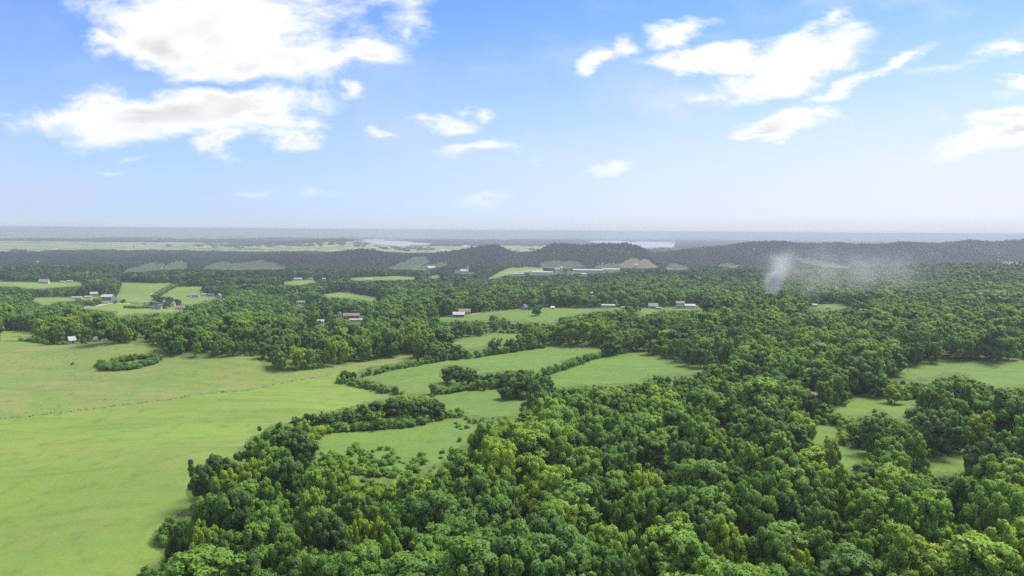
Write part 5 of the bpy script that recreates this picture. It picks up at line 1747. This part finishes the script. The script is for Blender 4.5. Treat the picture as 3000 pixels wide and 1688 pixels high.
def jitter_grid(y0, y1, step, umax=0.86, seed=1):
    rng = np.random.default_rng(seed)
    xm = umax * y1
    gx = np.arange(-xm, xm, step)
    gy = np.arange(y0, y1, step * 0.9)
    X, Y = np.meshgrid(gx, gy)
    X = X + (np.arange(len(gy)) % 2)[:, None] * step * 0.5
    X = X + rng.uniform(-.36, .36, X.shape) * step
    Y = Y + rng.uniform(-.36, .36, X.shape) * step
    m = (np.abs(X) < umax * Y + 25)
    return X[m], Y[m]


def fit_trees(x, y, H, R, shrink=(1.0, .66, .42, .26)):
    """Give every candidate the tallest size that leaves the open land open."""
    z = height(x, y)
    okH = np.zeros(len(x))
    okR = np.zeros(len(x))
    todo = np.arange(len(x))
    for s in shrink:
        h, r_ = H[todo] * s, R[todo] * (s ** 0.75)
        b = blocked(x[todo], y[todo], z[todo], h, r_)
        good = todo[~b]
        okH[good] = H[good] * s
        okR[good] = R[good] * (s ** 0.75)
        todo = todo[b]
        if not len(todo):
            break
    m = okH > 0
    return x[m], y[m], z[m], okH[m], okR[m]


def tints(x, y, seed, base=0.46, spread=0.15, bright=0.07):
    rng = np.random.default_rng(seed)
    t = base + 0.62 * fbm2(x / 45.0, y / 45.0, 3, 12) + rng.normal(0, spread, len(x))
    br = rng.random(len(x)) < bright
    t[br] = rng.uniform(.7, .95, br.sum())
    return np.clip(t, 0.08, 1.0)


def far_from_placed(x, y, R, k=0.62):
    ok = np.ones(len(x), bool)
    for tx, ty, tr in TREES:
        ok &= np.hypot(x - tx, y - ty) > k * (tr + R)
    return ok


# near and middle wood
x, y = jitter_grid(50, 620, 8.8, seed=11)
rng = np.random.default_rng(5)
big = np.clip((330 - y) / 160, 0, 1)
H = 14.2 + 2.8 * big + 11.0 * fbm2(x / 38.0, y / 38.0, 2, 41) + rng.normal(0, 2.4, len(x))
H = np.clip(H, 7.5, 23)
R = H * rng.uniform(.30, .46, len(x))
m = far_from_placed(x, y, R)
x, y, H, R = x[m], y[m], H[m], R[m]
x, y, z, H, R = fit_trees(x, y, H, R)
m = far_from_placed(x, y, R, .5)
x, y, z, H, R = [v[m] for v in (x, y, z, H, R)]
ti = tints(x, y, 6, bright=.045)
rng = np.random.default_rng(8)
kind = rng.choice(11, len(x), p=[.14, .14, .14, .13, .085, .085, .085, .085, .035, .035, .04])
px, py = crown_samples(x, y, z, H, R)
inframe = ((px > 0) & (px < PW) & (py > 600) & (py < PH)).any(1)
size = np.where(inframe & (H > 6), R * H / y ** 2, 0)
N_SINGLE = 300 - len(MID_TREES) - len(NEAR_TREES)
single = np.zeros(len(x), bool)
single[np.argsort(-size)[:N_SINGLE]] = True


def tree_label(i):
    a, b = px[i, 6], py[i, 6]
    t, fm = ti[i], FORMS[kind[i]]
    hue = "dark green" if t < .28 else "deep green" if t < .42 else "mid green" if t < .56 else "light green" if t < .7 else "yellow green"
    shp = {'round': "rounded", 'spread': "broad", 'spire': "pointed"}[fm]
    sz = "tall" if H[i] > 17 else "small" if H[i] < 12 else ""
    row = "bottom row" if b > 1600 else "front rows" if b > 1500 else "middle rows" if b > 1400 else "back rows"
    colm = "far left" if a < 750 else "left" if a < 1150 else "centre left" if a < 1500 else "centre" if a < 1850 else "centre right" if a < 2200 else "right" if a < 2600 else "far right"
    return " ".join(("%s %s %s tree, %s of near wood, %s" % (sz, hue, shp, row, colm)).split()), "trees in the %s of the near wood, %s" % (row, colm)


PLACE = ["first", "second", "third", "fourth", "fifth", "sixth", "seventh", "eighth", "ninth", "tenth"]
alike = {}
for i in np.nonzero(single)[0]:
    lab, grp = tree_label(i)
    alike.setdefault((lab, grp), []).append(i)
for (lab, grp), ids in alike.items():
    ids.sort(key=lambda i: px[i, 6])
    for n_, i in enumerate(ids):
        full = lab if len(ids) == 1 else "%s, %s from left" % (lab, PLACE[min(n_, 9)])
        tree_thing(float(x[i]), float(y[i]), float(H[i]), float(R[i]), int(kind[i]), float(ti[i]), full, grp)

hw = np.array([HALFW[f] for f in FORMS])
rest = ~single
turn = rng.random(len(x)) * 6.28
scatter("woodland", [m_ for m_, _ in NEAR], x[rest], y[rest], z[rest] - .15, (R / hw[kind])[rest], H[rest], turn[rest], ti[rest], kind[rest],
        label="mixed green broadleaf woodland filling the middle of the view", cat="woodland", kind="stuff")

# wood floor growth under and between the near trees
ux, uy = jitter_grid(62, 330, 3.6, seed=77)
rng = np.random.default_rng(15)
uH = rng.uniform(1.2, 4.2, len(ux))
uR = uH * rng.uniform(.45, .7, len(ux))
ux, uy, uz, uH, uR = fit_trees(ux, uy, uH, uR, (1.0, .5))
ut = tints(ux, uy, 16, .60, .13, .08)
scatter("understorey", SHRUB_ME, ux, uy, uz - .1, uR / .58, uH, rng.random(len(ux)) * 6.28, ut, rng.integers(0, 4, len(ux)),
        label="shrubby green growth on the floor of the near wood", cat="undergrowth", kind="stuff")

# rough tufts and weeds in the pastures
gx, gy = jitter_grid(110, 560, 2.3, seed=88)
gz_ = height(gx, gy)
gf, gk, gpx, gpy = field_value(gx, gy, gz_)
rng = np.random.default_rng(89)
gn = fbm2(gx / 14.0, gy / 14.0, 3, 71)
keep = (gf > 0) & ((gk < .6) | (gk > .9)) & (rng.random(len(gx)) < np.clip(0.10 + 0.9 * gn, 0.02, .6)) & (gpx > -200) & (gpx < 3200)
gx, gy, gz_, gk = gx[keep], gy[keep], gz_[keep], gk[keep]
gh = rng.uniform(.08, .26, len(gx)) * np.where(gk > .9, .8, 1.0)
TUFT = [mesh_np("tuft", g_['V'], g_['F'], [M_LEAF], normals=unit(g_['N'] * np.array([.4, .4, .4]) + np.array([0, 0, 1.0])), attrs={"leaf_var": ('POINT', g_['LV'])}) for g_ in LOWP]
scatter("pasture_tufts", TUFT, gx, gy, gz_ - .03, rng.uniform(.35, 1.0, len(gx)), gh, rng.random(len(gx)) * 6.28, np.clip(rng.normal(.86, .07, len(gx)), .7, 1.0), rng.integers(0, 2, len(gx)),
        label="rough grass tufts and weeds scattered over the near pastures", cat="grass", kind="stuff")

# the wood out to the foot of the ridges
x, y = jitter_grid(620, 1560, 8.8, seed=21)
rng = np.random.default_rng(25)
H = np.clip(13.8 + 7 * fbm2(x / 70.0, y / 70.0, 3, 43) + rng.normal(0, 2.0, len(x)), 7, 21)
R = H * rng.uniform(.34, .48, len(x))
m = far_from_placed(x, y, R)
x, y, H, R = x[m], y[m], H[m], R[m]
x, y, z, H, R = fit_trees(x, y, H, R)
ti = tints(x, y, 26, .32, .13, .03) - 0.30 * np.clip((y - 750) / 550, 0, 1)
f1 = ['round', 'round', 'spread', 'spread', 'spire', 'spire']
k1 = rng.choice(6, len(x), p=[.24, .24, .2, .2, .06, .06])
hw1 = np.array([HALFW[f] for f in f1])
scatter("valley_woodland", [m_ for m_, _ in LOD1], x, y, z - .2, R / hw1[k1], H, rng.random(len(x)) * 6.28, ti, k1,
        label="darker woodland beyond the roadside houses up to the ridges", cat="woodland", kind="stuff")

x, y = jitter_grid(1560, 3450, 12.5, seed=31)
rng = np.random.default_rng(35)
H = np.clip(13 + 7 * fbm2(x / 110.0, y / 110.0, 3, 44) + rng.normal(0, 1.8, len(x)), 7, 20)
R = H * rng.uniform(.40, .55, len(x))
x, y, z, H, R = fit_trees(x, y, H, R, (1.0, .6, .35))
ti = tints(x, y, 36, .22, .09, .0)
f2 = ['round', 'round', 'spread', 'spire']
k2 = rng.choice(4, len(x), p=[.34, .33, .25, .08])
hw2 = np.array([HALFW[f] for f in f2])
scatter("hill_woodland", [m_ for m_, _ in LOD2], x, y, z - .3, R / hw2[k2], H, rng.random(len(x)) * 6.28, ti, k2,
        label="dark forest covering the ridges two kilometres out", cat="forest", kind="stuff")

x, y = jitter_grid(3450, 9500, 38, seed=41, umax=.82)
farm = land_mask_far(x, y)
rng = np.random.default_rng(45)
fpx = px_of(x, y)
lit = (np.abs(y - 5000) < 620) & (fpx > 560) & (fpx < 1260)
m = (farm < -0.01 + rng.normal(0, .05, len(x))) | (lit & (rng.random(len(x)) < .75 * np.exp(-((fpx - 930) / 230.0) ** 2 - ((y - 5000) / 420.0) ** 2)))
x, y = x[m], y[m]
H = rng.uniform(10, 15, len(x))
R = np.full(len(x), 16.0)
x, y, z, H, R = fit_trees(x, y, H, R, (1.0, .5))
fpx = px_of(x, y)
lit = (np.abs(y - 5000) < 620) & (fpx > 560) & (fpx < 1260)  # trees on the sunlit hill: sunlight put into a paler tint
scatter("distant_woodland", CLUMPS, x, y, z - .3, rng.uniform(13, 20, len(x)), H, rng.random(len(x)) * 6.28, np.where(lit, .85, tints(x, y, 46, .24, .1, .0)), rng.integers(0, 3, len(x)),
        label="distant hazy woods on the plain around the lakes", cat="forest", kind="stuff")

# tiny far-off houses in the hazy plain
FARH = [(60, 712), (140, 711), (335, 690), (360, 680), (560, 690), (590, 696), (690, 699), (425, 735), (570, 750), (590, 756), (610, 757), (285, 787), (109, 775), (815, 690), (1188, 732), (1480, 764), (935, 790), (1262, 791), (395, 724), (430, 731), (200, 700), (500, 725)]
far_me = [gable(MB(), -7, 7, -4, 4, 4, 2.5, 'x').mesh("wall", WHITE()), gable_roof(MB(), -7, 7, -4, 4, 4, 2.5, 'x').mesh("roof", R_METAL())]
ORD = ["first", "second", "third", "fourth", "fifth", "sixth", "seventh", "eighth", "ninth", "tenth", "eleventh", "twelfth", "thirteenth", "fourteenth", "fifteenth", "sixteenth",
       "seventeenth", "eighteenth", "nineteenth", "twentieth", "twenty first", "twenty second"]
FARH.sort()
for k, (a, b) in enumerate(FARH):
    p = ground_at(a, b)
    q = 1.0 + 0.7 * RNG.random()
    rt = empty("distant_house", p, RNG.random() * 3, label="tiny pale house in the hazy far country, %s from the left" % ORD[k], cat="house", group="tiny far off houses")
    for nm, me in zip(("wall", "roof"), far_me):
        link(bpy.data.objects.new(nm, me), rt).scale = (q, q, q)

# ------------------------------------------------------------------ smoke rising from a fire behind the roadside row
def smoke():
    p = ground_at(2258, 893)
    x1, yw, zt = 215.0, 44.0, 70.0
    me = MB().box(-22, x1, -yw, yw, 1, zt).mesh("smoke", M_DEAD)
    me.materials.clear()
    m, t, out = material("smoke")
    me.materials.append(m)
    co = t.node('ShaderNodeTexCoord').outputs['Object']
    wv = t.vmath('SUBTRACT', t.noise(co, 0.045, 3.0, 0.6, out='Color'), (0.5, 0.5, 0.5))
    q = t.vmath('ADD', co, t.vmath('MULTIPLY', wv, (14, 14, 12)))
    sp_ = t.node('ShaderNodeSeparateXYZ')
    t.l.new(q, sp_.inputs[0])
    X, Y, Z = sp_.outputs

    def gauss(v, w):
        k = t.math('DIVIDE', v, w)
        return t.math('POWER', 2.7183, t.math('MULTIPLY', t.math('MULTIPLY', k, k), -1.0))
    rw = t.math('ADD', 2.0, t.math('MULTIPLY', Z, 0.15))
    colx = t.math('SUBTRACT', X, t.math('MULTIPLY', t.math('MULTIPLY', Z, Z), 0.0035))
    column = t.math('MULTIPLY', t.math('MULTIPLY', gauss(colx, rw), gauss(Y, rw)), t.smooth(Z, 58, 18, 0.0, 1.0))
    colx2 = t.math('SUBTRACT', t.math('SUBTRACT', X, 30.0), t.math('MULTIPLY', Z, 0.35))
    column2 = t.math('MULTIPLY', t.math('MULTIPLY', gauss(colx2, 7.0), gauss(Y, 9.0)), t.smooth(Z, 50, 15, 0.02, .04))
    zc = t.math('SUBTRACT', 40.0, t.math('MULTIPLY', X, 0.05))
    drift = t.math('MULTIPLY', gauss(t.math('SUBTRACT', Z, zc), 15.0), t.math('MULTIPLY', gauss(Y, 22.0), t.math('MULTIPLY', t.smooth(X, -12, 18), t.smooth(X, 200, 90))))
    n = t.smooth(t.noise(q, 0.035, 3.0, 0.55), 0.34, 0.66, 0.2, 1.0)
    dn = t.math('MULTIPLY', t.math('ADD', t.math('MULTIPLY', t.math('ADD', column, column2), 0.42), t.math('MULTIPLY', drift, 0.013)), n)
    cs = t.node('ShaderNodeSeparateXYZ')
    t.l.new(co, cs.inputs[0])
    edge = t.math('MULTIPLY', t.math('MULTIPLY', t.smooth(cs.outputs[0], -22, -14), t.smooth(cs.outputs[0], x1, x1 - 25)),
                  t.math('MULTIPLY', t.smooth(t.math('ABSOLUTE', cs.outputs[1]), yw, yw - 10), t.smooth(cs.outputs[2], zt, zt - 14)))
    pv = t.node('ShaderNodeVolumePrincipled')
    pv.inputs['Color'].default_value = (0.96, 0.97, 0.99, 1)
    t.l.new(t.math('MULTIPLY', dn, edge), pv.inputs['Density'])
    t.l.new(pv.outputs[0], out.inputs['Volume'])
    try:
        m.cycles.volume_step_rate = 0.15
    except Exception:
        pass
    o = link(bpy.data.objects.new("smoke", me))
    o.location = p
    set_props(o, kind="stuff", label="thin blue white smoke rising from the wood and drifting right", cat="smoke")


smoke()

# ------------------------------------------------------------------ the hazy air
HAZE_TOP = 80.0
m, t, out = material("haze")
pv = t.node('ShaderNodeVolumePrincipled')
pv.inputs['Color'].default_value = (0.52, 0.575, 0.715, 1)
pv.inputs['Density'].default_value = 1.6e-4
pv.inputs['Anisotropy'].default_value = 0.25
t.l.new(pv.outputs[0], out.inputs['Volume'])
hz = MB().box(-52000, 52000, -52000, 52000, -75, HAZE_TOP).obj("haze", m)
set_props(hz, kind="stuff", label="pale blue summer haze over the whole country", cat="haze")
